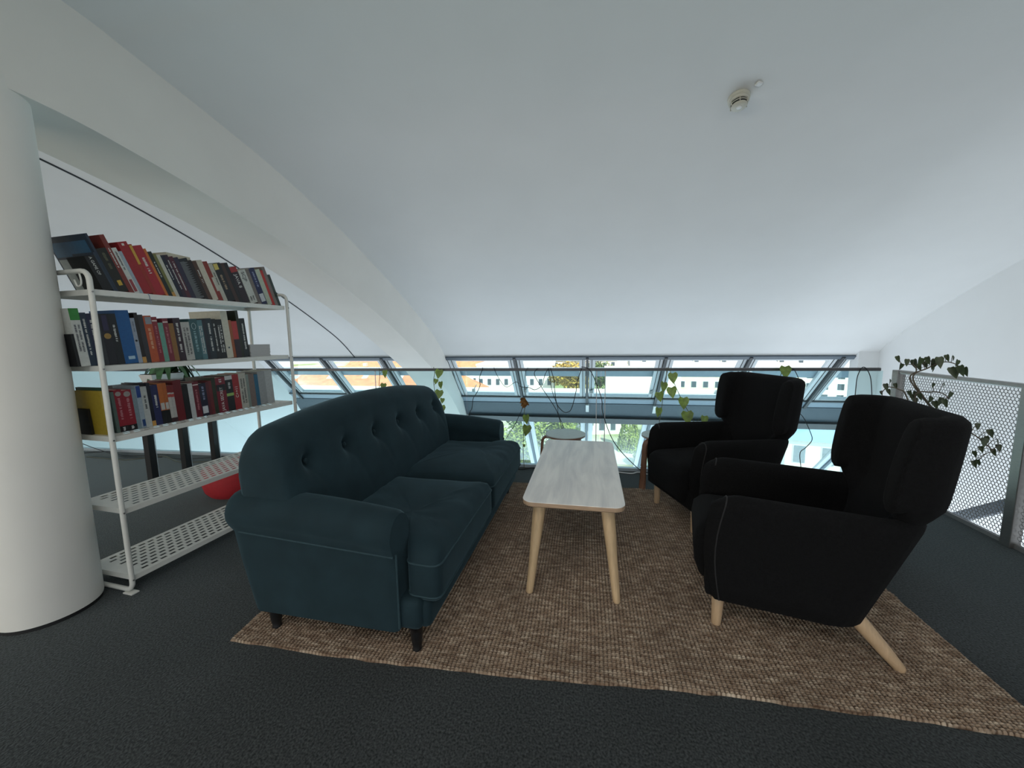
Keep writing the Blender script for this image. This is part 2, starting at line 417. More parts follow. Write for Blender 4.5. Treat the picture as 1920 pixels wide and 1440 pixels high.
# ------------------------------------------------------------ glazing
def sl_bar(mb, x0, x1, z0, z1, o0, o1):
    """block lying in the glazing plane: between heights z1 (upper) and z0 (lower), offsets o0..o1 outward"""
    P = [slope(z1, o0), slope(z0, o0), slope(z0, o1), slope(z1, o1)]
    return mb.prism(P, 'x', x0, x1)
XM = [-2.40+1.21*k for k in range(8)]      # main bay: mullions
XL = [-6.04, -4.83, -3.62]
def bay(n, x0, x1, xs):
    w = thing('window_%d' % n, None, None, (0, 0, 0)); del_keys = None
    w['kind'] = 'structure'
    a = MB(); sl_bar(a, x0, x1, HZ-.035, HZ+.01, -.03, .10); a.put('window_head', M_frame, w)
    for zz0, zz1, nm in ((.545, .665, 'window_transom'),):
        a = MB(); sl_bar(a, x0, x1, zz0, zz1, .07, .13); a.put(nm, M_frame2, w)
    a = MB(); sl_bar(a, x0, x1, .045, .165, -.01, .10); a.put('window_sill', M_frame2, w)
    a = MB(); sl_bar(a, x0, x1, .155, .175, -.02, .0); a.put('sill_gasket', M_dark, w)
    a = MB(); P = [slope(.045, -.02), slope(-.20, -.10), slope(-.24, .2), slope(.04, .2)]; a.prism(P, 'x', x0, x1)
    a.put('beam_web', M_frame, w)
    a = MB(); P = [slope(-.175, -.14), slope(-.30, -.14), slope(-.30, .2), slope(-.175, .2)]; a.prism(P, 'x', x0+.05, x1)
    a.put('beam_flange', M_dark, w)
    a = MB(); sl_bar(a, x0, x1, -.42, -.32, 0, .10); a.put('lower_window_head', M_frame2, w)
    a = MB(); sl_bar(a, x0, x1, -3.2, -3.0, 0, .10); a.put('lower_window_sill', M_frame2, w)
    for x in xs:
        a = MB(); sl_bar(a, x-.022, x+.022, .05, HZ, -.045, .06); a.put('mullion', M_dark, w)
        a = MB(); sl_bar(a, x-.025, x+.025, -3.1, -.3, -.03, .06); a.put('lower_mullion', M_frame, w)
    edges = sorted(set([x0]+list(xs)+[x1]))
    for e0, e1 in zip(edges[:-1], edges[1:]):
        if e1-e0 < .3: continue
        l, r = e0+.03, e1-.03
        a = MB()
        sl_bar(a, l, l+.10, .165, HZ-.03, .0, .05); sl_bar(a, r-.10, r, .165, HZ-.03, .0, .05)
        sl_bar(a, l+.10, r-.10, HZ-.075, HZ-.035, .0, .05); sl_bar(a, l+.10, r-.10, .165, .20, .0, .05)
        fr = a.put('sash_frame', M_sash, w)
        a = MB(); sl_bar(a, l+.04, l+.052, .165, HZ-.03, -.004, .0); sl_bar(a, r-.052, r-.04, .165, HZ-.03, -.004, .0)
        a.put('seal', M_dark, fr)
        a = MB(); sl_bar(a, l+.08, r-.08, .17, HZ-.05, .022, .028); a.put('pane', M_glass, fr)
        a = MB()
        sl_bar(a, l, l+.09, -3.0, -.42, .0, .05); sl_bar(a, r-.09, r, -3.0, -.42, .0, .05)
        fr2 = a.put('lower_sash_frame', M_sash, w)
        a = MB(); sl_bar(a, l+.07, r-.07, -3.0, -.42, .022, .028); a.put('lower_pane', M_glass, fr2)
    return w
bay(1, -2.40, 6.3, XM[1:])
bay(2, -6.27, -2.90, XL)
# rafters outside mullion feet: pale brackets
for k, x in enumerate((.03, 1.24)):
    a = MB(); sl_bar(a, x-.03, x+.03, -.10, .06, -.07, -.03)
    o = a.put('mullion_bracket', M_plastic, bevel=.004)
    tag(o, ['small pale steel bracket at the foot of the middle window mullion', 'small pale steel bracket at the foot of the mullion right of the middle one'][k], 'bracket', 'brackets on the window beam')
for k, (x, y, z) in enumerate(((-2.13, 7.36, .0), (1.375, 7.34, .02))):
    t = thing('junction_box', ['small white junction box on the beam beside the white rib', 'small white junction box on the beam behind the far armchair'][k], 'junction box', (x, y, z), 0, 'junction boxes on the window beam')
    t.rotation_euler = (radians(-45), 0, 0)
    rbox('casing', -.075, .075, -.065, .065, .03, .13, .012, M_plastic, t, 3)
    MB().box(-.08, .08, -.07, .07, .025, .04).put('base_plate', M_plastic, t)
for k, x in enumerate((-2.10, -1.10, .10, 1.12)):
    y, z = slope(.30)
    t = thing('window_opener', ['small white window opener by the white rib', 'small white window opener left of the wooden coffee table top', 'small white window opener beside the middle mullion', 'small white window opener left of the far armchair'][k], 'window opener', (x, y, z), 0, 'window openers')
    MB().box(-.03, .03, -.05, -.01, -.03, .03).put('housing', M_plastic, t, bevel=.006)
    MB().tube([(0, -.03, 0), (.03, -.06, .05), (.06, -.03, .11)], .009, 6).put('chain_arm', M_sash, t, smooth=True)

# ============================================================ GLASS RAILING
def rp(x): return Vector((x, ry(x), 0))
gr = thing('glass_railing', 'frameless glass railing with a slim dark handrail before the sloping windows', 'railing', (0, 0, 0))
joints = [-8.6, -7.0, -5.05, -3.63, -2.15, -1.18, .14, 1.45, 2.50]
for a, b in zip(joints[:-1], joints[1:]):
    mb = MB(); p0 = rp(a+.006); p1 = rp(b-.006); mid0 = p0+Vector((0, 0, .49)); mid1 = p1+Vector((0, 0, .49))
    mb.bar(mid0, mid1, .012, .955); mb.put('glass_pane', M_rglass, gr)
MB().bar(rp(-8.7)+Vector((0, -.004, .981)), rp(2.47)+Vector((0, -.004, .981)), .034, .028).put('handrail', M_rail, gr, bevel=.006)
MB().bar(rp(-8.7)+Vector((0, -.002, .016)), rp(2.52)+Vector((0, -.002, .016)), .05, .03).put('base_shoe', M_alu, gr)
def up(): return M_sash
for x in (-2.15, .10, .18):
    MB().box(x-.004, x+.004, ry(x)-.010, ry(x)-.006, .03, .97).put('joint_strip', M_sash, gr)

# ============================================================ PERFORATED FENCE
FX = 2.53
fe = thing('perforated_fence', 'grey perforated metal balustrade along the right floor edge', 'balustrade', (0, 0, 0))
def perforated(y0, y1, z0, z1, pitch=.0225, r=.0100, k=10):
    mb = MB(); v = []; f = []
    rowh = pitch*sin(pi/3); nz = int((z1-z0)/rowh); ny = int((y1-y0)/pitch)
    a = pitch/math.sqrt(3)
    for j in range(nz):
        for i in range(ny):
            cy = y0+pitch*(i+.5+.5*(j % 2)); cz = z0+rowh*(j+.5)+.01
            if cy+pitch/2 > y1: continue
            b = len(v)
            for q in range(k):
                t = 2*pi*(q+.5)/k
                # hexagon boundary with flat sides left/right
                rr = (pitch/2)/cos(((t+pi/6) % (pi/3))-pi/6)
                v.append((FX, cy+rr*cos(t), cz+rr*sin(t)))
            for q in range(k):
                t = 2*pi*(q+.5)/k; v.append((FX, cy+r*cos(t), cz+r*sin(t)))
            for q in range(k):
                w = (q+1) % k; f.append((b+q, b+w, b+k+w, b+k+q))
    mb.add(v, f); return mb
for y0, y1 in ((2.76, 3.68), (1.58, 2.70), (.62, 1.52)):
    o = perforated(y0, y1, .03, .955).put('perforated_panel', M_mesh, fe)
    s = o.modifiers.new('thickness', 'SOLIDIFY'); s.thickness = .0018
MB().bar((FX, .58, .972), (FX, 3.72, .972), .045, .028).put('top_rail', M_steel, fe, bevel=.005)
MB().bar((FX, .58, .014), (FX, 3.72, .014), .012, .028).put('bottom_rail', M_mesh, fe)
for y in (3.71, 2.73, 1.55, .60):
    MB().box(FX-.03, FX+.03, y-.03, y+.03, 0, .985).put('post', M_steel, fe, bevel=.004)
tag(MB().bar((2.95, 4.6, -.96), (2.95, 2.80, .39), .04, .075).put('stair_stringer', M_frame), 'dark grey steel stair stringer seen through the perforated balustrade', 'stair')

# ============================================================ SMOKE DETECTOR
dy = 2.64; dz = vz(dy); sl = math.atan2(vz(dy+.1)-vz(dy-.1), .2)
sd = thing('smoke_detector', 'round cream smoke detector with black slots on the vaulted ceiling', 'smoke detector', (.857, dy, dz))
sd.rotation_euler = (sl, 0, 0)
MB().lathe([(.040, .0), (.058, -.002), (.058, -.016), (.052, -.020)], n=40).put('base', M_creamp, sd, smooth=False)
MB().lathe([(.050, -.018), (.054, -.024), (.053, -.034), (.049, -.036)], n=40).put('body', M_creamp, sd, smooth=True)
MB().lathe([(.0440, -.036), (.0425, -.056)], n=40).put('slot_recess', M_black, sd)
MB().lathe([(.0475, -.0445), (.0468, -.0475)], n=40).put('slot_ring', M_creamp, sd)
MB().lathe([(.043, -.056), (.040, -.061), (.020, -.065), (.0, -.066)], n=40).put('cap', M_creamp, sd, smooth=True)
for k in range(6):
    MB().box(.041, .0495, -.0015, .0015, -.057, -.034).put('slot_rib', M_creamp, sd).rotation_euler = (0, 0, k*pi/3+.3)
MB().lathe([(.016, -.064), (.013, -.068), (0, -.068)], n=24).put('led_window', M_plastic, sd, smooth=True)
ds = MB().box(-.018, .018, -.014, .014, -.008, .002).put('mounting_clip', M_plastic, bevel=.004)
ds.location = (.93, 2.56, vz(2.56)-.001); ds.rotation_euler = (sl, 0, .5)
tag(ds, 'tiny white plastic clip on the ceiling beside the smoke detector', 'clip')

# ============================================================ RUG
def rug():
    NX, NY = 760, 620
    X0, X1 = -1.505, 1.505
    px, py = .0165, .0105
    def front(x): return interp(x, [-1.5, -.83, -.19, .4, 1.07, 1.5], [1.275, 1.282, 1.318, 1.363, 1.378, 1.372])
    v = []; f = []; th = []
    for j in range(NY+1):
        t = j/NY
        for i in range(NX+1):
            s = i/NX; x = X0+(X1-X0)*s
            yf = front(x)+.010*(snoise(x*14, 1, 3)-.5); yb = 3.262+.03*s+.03*(snoise(x*5, 9, 4)-.5)
            y = yf+(yb-yf)*t
            xe = x+(.014*(snoise(y*12, 3, 5)-.5)+.012*sin(y*3.1))*(1 if i in (0, 1, NX-1, NX) else 0)
            row = math.floor(y/py)
            k = abs(sin(pi*(x/px+.10*(row % 2)+.30*snoise(x*6, y*5, 1))))
            w = abs(sin(pi*y/py))
            th.append(min(k, w)**.8*.8+.35*snoise(x*70, y*110, 12)-.05)  # low between knots, where the shade colour is painted in
            z = .004+.0075*(k**.7)*(w**.6)+.0022*snoise(x*60, y*90, 8)+.004*max(0, snoise(x*16, y*34, 6)-.62)
            z += .006*max(0, snoise(x*1.3+3, y*5, 2)-.6)
            if i in (0, NX) or j in (0, NY): z = .001
            v.append((xe, y, z))
    n = NX+1
    for j in range(NY):
        for i in range(NX): f.append((j*n+i, j*n+i+1, (j+1)*n+i+1, (j+1)*n+i))
    me = bpy.data.meshes.new('rug'); me.from_pydata(v, [], f); me.update()
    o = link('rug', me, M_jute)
    at_ = me.attributes.new('gap_shade', 'FLOAT', 'POINT'); at_.data.foreach_set('value', th)
    tag(o, 'large rectangular brown woven jute rug under the sofa and armchairs', 'rug')
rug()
RZ = .008

# ============================================================ COFFEE TABLE
ct = thing('coffee_table', 'oblong coffee table with a whitewashed wood top on four beech legs', 'table', (-.052, 2.335, RZ), radians(-.6))
top = MB(); L2, W2 = .575, .245
rings = []
for dz_, ins, in ((.466, .026), (.474, .008), (.480, .001), (.4985, .001)):
    rings.append([Vector((x, y, dz_)) for x, y in rrect(-W2+ins, W2-ins, -L2+ins, L2-ins, .055-ins*.5, 8)])
top.loft(rings).put('tabletop', M_edge, ct)
MB().prism(rrect(-W2, W2, -L2, L2, .055, 8), 'z', .4985, .5025).put('veneer_surface', M_veneer, ct, bevel=.001)
for sx in (-1, 1):
    for sy in (-1, 1):
        a = Vector((sx*.165, sy*(L2-.115), .470)); b = Vector((sx*.215, sy*(L2-.045), .0)); rings = []
        for t in [0, .04, .3, .6, .9, .985, 1]:
            p = a.lerp(b, t); r = .030-.012*t
            if t == 1: r -= .004
            ring = []
            for k in range(20):
                an = 2*pi*k/20; rr = r*(1.12 if t < .5 else 1.0)
                # soft groove running down the outer corner of the leg
                g = math.exp(-((((an-math.atan2(sy, sx)+pi) % (2*pi))-pi)/.22)**2)
                ring.append(p+Vector((cos(an), sin(an), 0))*(rr*(1-.10*g)))
            rings.append(ring)
        MB().loft(rings).put('leg', M_beech2, ct, smooth=True)

# ============================================================ STOOLS
def stool(label, x, y, rz):
    t = thing('stool', label, 'stool', (x, y, 0), rz, 'three-legged stools by the glass railing')
    MB().lathe([(.168, .424), (.175, .428), (.176, .440)], n=48).put('seat_edge', M_stoolw, t, smooth=False)
    MB().lathe([(.176, .440), (.175, .446), (.0, .447)], n=48).put('seat_top', M_stoolt, t)
    for k in range(3):
        an = 2*pi*k/3+.5; d = Vector((cos(an), sin(an), 0)); pts = []
        for q in range(5): pts.append(d*(.02+.035*q)+Vector((0, 0, .412)))
        for q in range(1, 8):
            tt = q/7*pi/2; pts.append(d*(.16+.045*sin(tt))+Vector((0, 0, .412-.05*(1-cos(tt)))))
        pts.append(d*.215+Vector((0, 0, .2))); pts.append(d*.225+Vector((0, 0, 0)))
        sd_ = Vector((-d.y, d.x, 0)); rings = []
        for i, p in enumerate(pts):
            tg = (pts[min(i+1, len(pts)-1)]-pts[max(i-1, 0)]).normalized(); nn = sd_.cross(tg).normalized()
            if i == len(pts)-1: nn = d
            if i == len(pts)-1: nn = d
            rings.append([p+sd_*a*.024+nn*b*.011 for a, b in ((-1, -1), (1, -1), (1, 1), (-1, 1))])
        MB().loft(rings).put('leg', M_stoolw, t, bevel=.003)
    return t
stool('low round stool with a pale top standing behind the end of the coffee table', -.174, 3.37, .5)
stool('brown bentwood stool mostly hidden behind the far armchair', .655, 3.435, 1.2)

# ============================================================ ARMCHAIRS
def armchair(label, x, y, rz):
    t = thing('wing_armchair', label, 'armchair', (x, y, RZ), rz, 'black wing armchairs on the rug')
    hw = .318           # half width at the outer faces
    # --- bucket: two arms joined by the back, one continuous wrap
    def U(p, z):
        """centre line of the wrap: p 0..1 from the near arm front round the back to the far arm front"""
        h = (z-.16)/.47
        back = .480+.168*h       # where the back runs at this height
        front = -.035-.035*sin(pi*max(0, min(1, h)))
        w = hw-.042-.012*(1-h)
        rr = .11
        segs = [(Vector((front, -w)), Vector((back-rr, -w))), None, (Vector((back, -w+rr)), Vector((back, w-rr))), None, (Vector((back-rr, w)), Vector((front, w)))]
        if p < .36: a, b = segs[0]; return a.lerp(b, p/.36), Vector((0, -1))
        if p < .44:
            q = (p-.36)/.08*pi/2; c = Vector((back-rr, -w+rr)); return c+Vector((sin(q), -cos(q)))*rr, Vector((sin(q), -cos(q)))
        if p < .56: a, b = segs[2]; return a.lerp(b, (p-.44)/.12), Vector((1, 0))
        if p < .64:
            q = (p-.56)/.08*pi/2; c = Vector((back-rr, w-rr)); return c+Vector((cos(q), sin(q)))*rr, Vector((cos(q), sin(q)))
        a, b = segs[4]; return a.lerp(b, (p-.64)/.36), Vector((0, 1))
    rings = []; NP = 64
    for i in range(NP+1):
        p = i/NP
        e = min(p, 1-p)
        # height of the arm top along the wrap, dips slightly behind the front
        a = min(1, e/.36)
        ztop = .628-.018*a
        if e < .06: ztop -= .050*(1-e/.06)**2.0
        th = .042
        endk = 1.0
        if e < .022: endk = math.sqrt(max(0.02, 1-((.022-e)/.022)**2))
        ring = []
        zb = .163
        prof = []
        K = 7
        for k in range(K+1): prof.append((1, zb+(ztop-.045-zb)*k/K))
        for k in range(1, 8):
            q = k/8*pi; prof.append((cos(q), ztop-.045+.045*sin(q)))
        for k in range(K+1): prof.append((-1, ztop-.045-(ztop-.045-zb)*k/K))
        for off, z in prof:
            c, nrm = U(p, z); sh = Vector((-.022+.022*endk, 0)) if e < .022 else Vector((0, 0))
            zz = z
            q = c+nrm*(off*th*(endk if e < .022 else 1))
            ring.append(Vector((q.x, q.y, zz)))
        rings.append(ring)
    shell = MB().loft(rings).put('arm_and_back_shell', M_wool, t, smooth=True)
    for rg in (rings[2], rings[-3]):
        MB().tube([Vector((p.x-.002, p.y, p.z)) for p in rg[:K+1+7]], .0032, 6).put('piping', M_woolp, shell, smooth=True)
    # bottom panel of the body, rounded at its rear edge
    poly = [(-.055, .163), (.40, .163), (.43, .17), (.46, .24), (.46, .30), (-.06, .30)]
    o = MB().prism(poly, 'y', -hw+.03, hw-.03).put('seat_base', M_wool, t, bevel=.012)
    # --- seat cushion, front bulging out between the arms
    b = MB(); rr = []
    hw2 = .232
    for z, ins, fx in ((.185, .035, -.045), (.20, .010, -.080), (.26, .0, -.100), (.34, .0, -.108), (.40, .008, -.100), (.432, .03, -.075), (.447, .07, -.035), (.452, .13, .03)):
        rr.append([Vector((x, y, z+.006*cos(y*6))) for x, y in rrect(fx, .50-ins, -hw2+ins, hw2-ins, .055, 6)])
    b.loft(rr).put('seat_cushion', M_wool, t, smooth=True)
    # --- head wrap with forward wings
    rings = []; NP = 56
    def WU(p, z):
        h = (z-.655)/.345
        lean = .035*h
        back = .668+lean
        w = .270+.014*h
        if h < 0: back += .17*h; w += .12*h
        # bottom of the wing starts further forward, its front edge slopes back towards the top
        front = .515+.05*max(0, h)**1.6+.0*h
        rr = .10
        segl = back-rr
        if p < .22: return Vector((front, -w-.01)).lerp(Vector((segl, -w)), p/.22), Vector((0, -1))
        if p < .34:
            q = (p-.22)/.12*pi/2; c = Vector((segl, -w+rr)); return c+Vector((sin(q), -cos(q)))*rr, Vector((sin(q), -cos(q)))
        if p < .66: return Vector((back, -w+rr)).lerp(Vector((back, w-rr)), (p-.34)/.32), Vector((1, 0))
        if p < .78:
            q = (p-.66)/.12*pi/2; c = Vector((segl, w-rr)); return c+Vector((cos(q), sin(q)))*rr, Vector((cos(q), sin(q)))
        return Vector((segl, w)).lerp(Vector((front, w+.01)), (p-.78)/.22), Vector((0, 1))
    for i in range(NP+1):
        p = i/NP; e = min(p, 1-p)
        kk = 1.0
        if e < .05: kk = math.sqrt(max(.03, 1-((.05-e)/.05)**2))
        th = .045*(.55+.45*kk)
        z0 = .638+.035*(1-kk)-.22*max(0, min(1, (e-.20)/.16))**1.2; z1 = 1.0-.045*(1-kk)-.012*(1 if e < .3 else 0)*(1-min(1, e/.3))
        prof = []; c = .042
        for k in range(7):
            q = pi*k/6; prof.append((cos(q), z0+c-c*sin(q)))
        prof = [(x, z) for x, z in prof][::-1]
        for k in range(1, 9): prof.append((1, z0+c+(z1-z0-2*c)*k/9))
        for k in range(7):
            q = pi*k/6; prof.append((cos(q), z1-c+c*sin(q)))
        for k in range(1, 9): prof.append((-1, z1-c-(z1-z0-2*c)*k/9))
        ring = []
        for off, z in prof:
            cc, nr = WU(p, z); h = (z-z0)/(z1-z0)
            bul = 1+.10*sin(pi*max(0, min(1, h)))
            q = cc+nr*off*th*bul
            ring.append(Vector((q.x, q.y, z)))
        rings.append(ring)
    MB().loft(rings).put('wing_headrest', M_wool, t, smooth=True)
    # --- legs
    for sy in (-1, 1):
        MB().tube([(-.0, sy*.232, .175), (.0, sy*.232, .09), (-.002, sy*.232, .008), (-.002, sy*.232, 0)], [.026, .0235, .020, .017], 16).put('leg', M_beech, t, smooth=True)
        a = Vector((.44, sy*.215, .22)); b_ = Vector((.632, sy*.235, 0))
        MB().tube([a, a.lerp(b_, .35), a.lerp(b_, .7), a.lerp(b_, .965), b_], [.029, .029, .025, .019, .015], 16).put('leg', M_beech, t, smooth=True)
    return t
armchair('black wing-back armchair nearest the camera with its splayed rear leg in view', .637, 1.961, math.atan2(-.2231, .9748))
armchair('black wing-back armchair farther back, angled before the windows', .627, 2.800, math.atan2(.3365, .9417))

# ============================================================ SOFA
def sofa():
    t = thing('sofa', 'dark teal velvet two-seat sofa with rolled arms and a buttoned back', 'sofa', (-.61, 1.30, RZ), radians(-1.5))
    # local frame: x towards the coffee table, y along the sofa, 0 = near outer face of the arm
    LEN = 1.80
    # base with front rail
    MB().box(-.83, -.03, .02, LEN-.02, .115, .25).put('base', M_velvet, t, bevel=.03, segs=4).data.polygons.foreach_set('use_smooth', [True]*6)
    rbox('front_rail', -.10, .0, .045, LEN-.045, .112, .235, .03, M_velvet, t, 5)
    # arms
    def arm(y0, sgn, nm):
        # cross-section in (y, z): slim panel with a scroll leaning outwards
        prof = []
        cy, cz, r = .052, .532, .088
        prof += [(0.005, .115), (0.0, .25), (-.002, .36), (-.004, .452)]
        for k in range(15):
            a = radians(208-k*(208+32)/14)
            prof.append((cy+r*cos(a), cz+r*sin(a)))
        prof += [(.135, .44), (.14, .30), (.14, .115)]
        rings = []
        N = 40
        for i in range(N+1):
            s = i/N
            x = -.885+.765*s
            e = min(s, 1-s)*.765
            k = 1.0
            if e < .035: k = math.sqrt(max(.02, 1-((.035-e)/.035)**2))
            dz_ = .030*(1-s)-.015*s*s + .012*sin(pi*s)
            ring = []
            for (yy, zz) in prof:
                kk = .88+.12*k
                z2 = zz
                if zz > .44: z2 = zz+dz_
                low = max(0, (.50-zz)/.4)
                xx = x + (low*.085 if s < .02 else low*.085*(1-min(1, s/.30)))   # rear lower edge slants forward
                yc = cy+.01
                ring.append(Vector((xx, y0+sgn*(yc+(yy-yc)*kk), .30+(z2-.30)*(.965+.035*k))))
            rings.append(ring)
        o = MB().loft(rings).put(nm, M_velvet, t, smooth=True)
        shade_auto(o)
        # seam pipings
        MB().tube(catmull([(-.875+.765*s*1.0, y0-sgn*.0045, .452+.030*(1-s)-.010*s) for s in (0.04, .3, .6, .985)], 6), .0045, 6).put('piping', M_velvetp, o)
        MB().tube([(-.118, y0+sgn*.012, .13), (-.118, y0+sgn*.010, .30), (-.116, y0+sgn*.008, .45)], .005, 6).put('piping', M_velvetp, o)
        MB().tube([(-.118, y0+sgn*.128, .24), (-.118, y0+sgn*.128, .44)], .005, 6).put('piping', M_velvetp, o)
        return o
    arm(0.0, 1, 'near_arm_rest'); arm(LEN+.02, -1, 'far_arm_rest')
    # back: closed loft along y with six button dimples
    Y0, Y1 = .005, LEN-.085
    NY, rings = 150, []
    btn = [(.170+.2765*k) for k in range(6)]
    bz = .748
    def front_x(z):      # inner face leans back
        return -.545-.105*((z-.42)/.5)
    for i in range(NY+1):
        s = i/NY; y = Y0+(Y1-Y0)*s
        e = min(y-Y0, Y1-y); R = .12
        k = 1.0 if e > R else math.sqrt(max(.0, 1-((R-e)/R)**2))
        zt = .965-.075*((s-.47)/.5)**2
        zt = zt-.13*(1-k)
        th = .205*(.35+.65*k)
        xb = -.83+.05*(1-k)*0
        ring = []
        # outer back, bottom up
        M1 = 10
        for j in range(M1+1):
            z = .16+(zt-.11-.16)*j/M1
            ring.append(Vector((-.815-.065*(z-.16)/.7+.08*(1-k)*.6, y, z)))
        # rounded top
        zf = zt-.09
        xo = ring[-1].x; xi = front_x(zf)-.045*(1-k)
        for j in range(1, 12):
            q = pi-pi*j/12
            ring.append(Vector(((xo+xi)/2+(xi-xo)/2*cos(q)*1.0, y, zt-.11+.11*sin(q)+.02*(j/12))))
        M2 = 30
        for j in range(M2+1):
            z = zf-(zf-.33)*j/M2
            x = front_x(z)-.045*(1-k)
            x += .030*sin(pi*min(1, max(0, (z-.36)/.5)))          # soft fullness
            for b in btn:
                d = y-b
                rr = math.hypot(d, (z-bz))
                x -= .048*math.exp(-(rr/.040)**2)+.010*math.exp(-(rr/.10)**2)
                # creases falling from every button, drifting along the sofa
                if z < bz:
                    dd = d-.55*(bz-z)**1.2*.9
                    x -= .010*math.exp(-(dd/.016)**2)*math.exp(-(bz-z)/.10)
                    dd = d+.45*(bz-z)
                    x -= .005*math.exp(-(dd/.018)**2)*math.exp(-(bz-z)/.07)
                else:
                    x -= .006*math.exp(-(d/.018)**2)*math.exp(-(z-bz)/.045)
            x += .004*(snoise(y*7, z*9, 2)-.5)
            ring.append(Vector((x, y, z)))
        rings.append(ring)
    bk = MB().loft(rings).put('backrest', M_velvet, t, smooth=True)
    for b in btn:
        x = front_x(bz)+.03*sin(pi*(bz-.36)/.5)-.045
        MB().lathe([(.0, -.004), (.010, -.002), (.013, .003), (.008, .008), (0, .009)], n=14).put('button', M_velvet, bk, smooth=True)
        o = bpy.data.objects[-1] if False else [c for c in bk.children][-1]
    # buttons are placed after creation so that every one keeps its own origin
    for b, o in zip(btn, [c for c in bk.children]):
        o.location = (front_x(bz)-.026, b, bz); o.rotation_euler = (0, radians(78), 0)
    # seat cushions (T shaped: the outer front corner wraps before the arm)
    def cushion(poly, zc, seed, nm):
        cx = sum(p[0] for p in poly)/len(poly); cy = sum(p[1] for p in poly)/len(poly)
        # densify and round the outline
        P = []; n = len(poly); R = .045
        for i in range(n):
            a = Vector(poly[i-1]); b = Vector(poly[i]); c = Vector(poly[(i+1) % n])
            d0 = (a-b).normalized(); d1 = (c-b).normalized(); r = min(R, (a-b).length*.45, (c-b).length*.45)
            s0 = b+d0*r; s1 = b+d1*r
            for k in range(6):
                q = k/5; P.append(s0*(1-q)**2+b*2*q*(1-q)+s1*q*q)
            nx_ = Vector(poly[(i+1) % n]); 
            e1 = s1; L_ = (c-b).length; steps = int(L_/.05)
            r2 = min(R, L_*.45)
            for k in range(1, steps): 
                tt = k/steps; pt = s1.lerp(c-(c-b).normalized()*r2, tt); P.append(pt)
        C = Vector((cx, cy))
        zb = .235; prof = [(zb, .0, .965), (zb+.012, 0, .99), (zb+.05, 0, 1.0), (zc-.055, 0, 1.0), (zc-.035, 0, .997), (zc-.015, 0, .978), (zc+.002, 0, .95), (zc+.018, 0, .88), (zc+.030, 0, .78), (zc+.037, 0, .64), (zc+.040, 0, .48), (zc+.041, 0, .32), (zc+.041, 0, .16), (zc+.041, 0, .04)]
        rings = []
        for z, _, sc in prof:
            ring = []
            for p in P:
                q = C+(p-C)*sc
                w = .0
                if sc < .99 and z > zb+.05:
                    w = .010*(snoise(q.x*9+seed, q.y*26, seed)-.5)*min(1, (1-sc)*6)
                    for k in range(5):
                        yc = cy-.22+.11*k+.05*sin(seed*3+k)
                        ln = yc+.35*(q.x-cx)*((k % 2)-.5)
                        fade = math.exp(-((q.x-(cx+.05*math.sin(k*2.1+seed)))/.16)**2)
                        w += .0055*math.exp(-((q.y-ln)/.011)**2)*fade
                    # pillowy fall from the piping, tiny tucks at the front
                    w += .004*sin(q.y*55+seed)*math.exp(-((q.x-max(pp.x for pp in P))/.07)**2)
                    w -= .012*math.exp(-((q.y-(cy))/.10)**2)*math.exp(-((q.x-cx)/.12)**2)
                if z < zc-.02 and z > zb+.02: w = 0
                ring.append(Vector((q.x, q.y, z+w)))
            rings.append(ring)
        o = MB().loft(rings).put(nm, M_velvet, t, smooth=True)
        MB().tube([Vector((C.x+(p.x-C.x)*1.001, C.y+(p.y-C.y)*1.001, zc-.040)) for p in P], .0048, 6, closed=True).put('piping', M_velvetp, o)
        MB().tube([Vector((C.x+(p.x-C.x)*1.0, C.y+(p.y-C.y)*1.0, zb+.02)) for p in P], .004, 6, closed=True).put('piping', M_velvetp, o)
    SM = .865
    zc = .432
    cushion([(-.60, .150), (-.105, .150), (-.105, .052), (.045, .045), (.045, SM-.004), (-.60, SM-.004)], zc, 1, 'seat_cushion')
    cushion([(-.60, SM+.004), (.045, SM+.004), (.045, 1.755), (-.095, 1.755), (-.095, 1.665), (-.60, 1.665)], zc, 4, 'seat_cushion')
    for x, y in ((-.075, .068), (-.76, .060), (-.075, LEN-.07), (-.76, LEN-.07)):
        MB().lathe([(.030, .125), (.031, .108), (.024, .102), (.026, .085), (.024, .05), (.017, .012), (.020, .008), (.018, .0)], (x, y), 18).put('leg', M_blackleg, t, smooth=True)
sofa()

# ============================================================ SHELF UNIT
SA = radians(4)
SU = Vector((sin(SA), cos(SA), 0)); SW = Vector((-cos(SA), sin(SA), 0))
SO = Vector((-2.315, 1.48, 0)); SL, SD = 1.11, .355
sh = thing('shelf_unit', 'white metal shelving unit with bent tube frames and perforated shelves beside the column', 'shelf', SO, -SA)
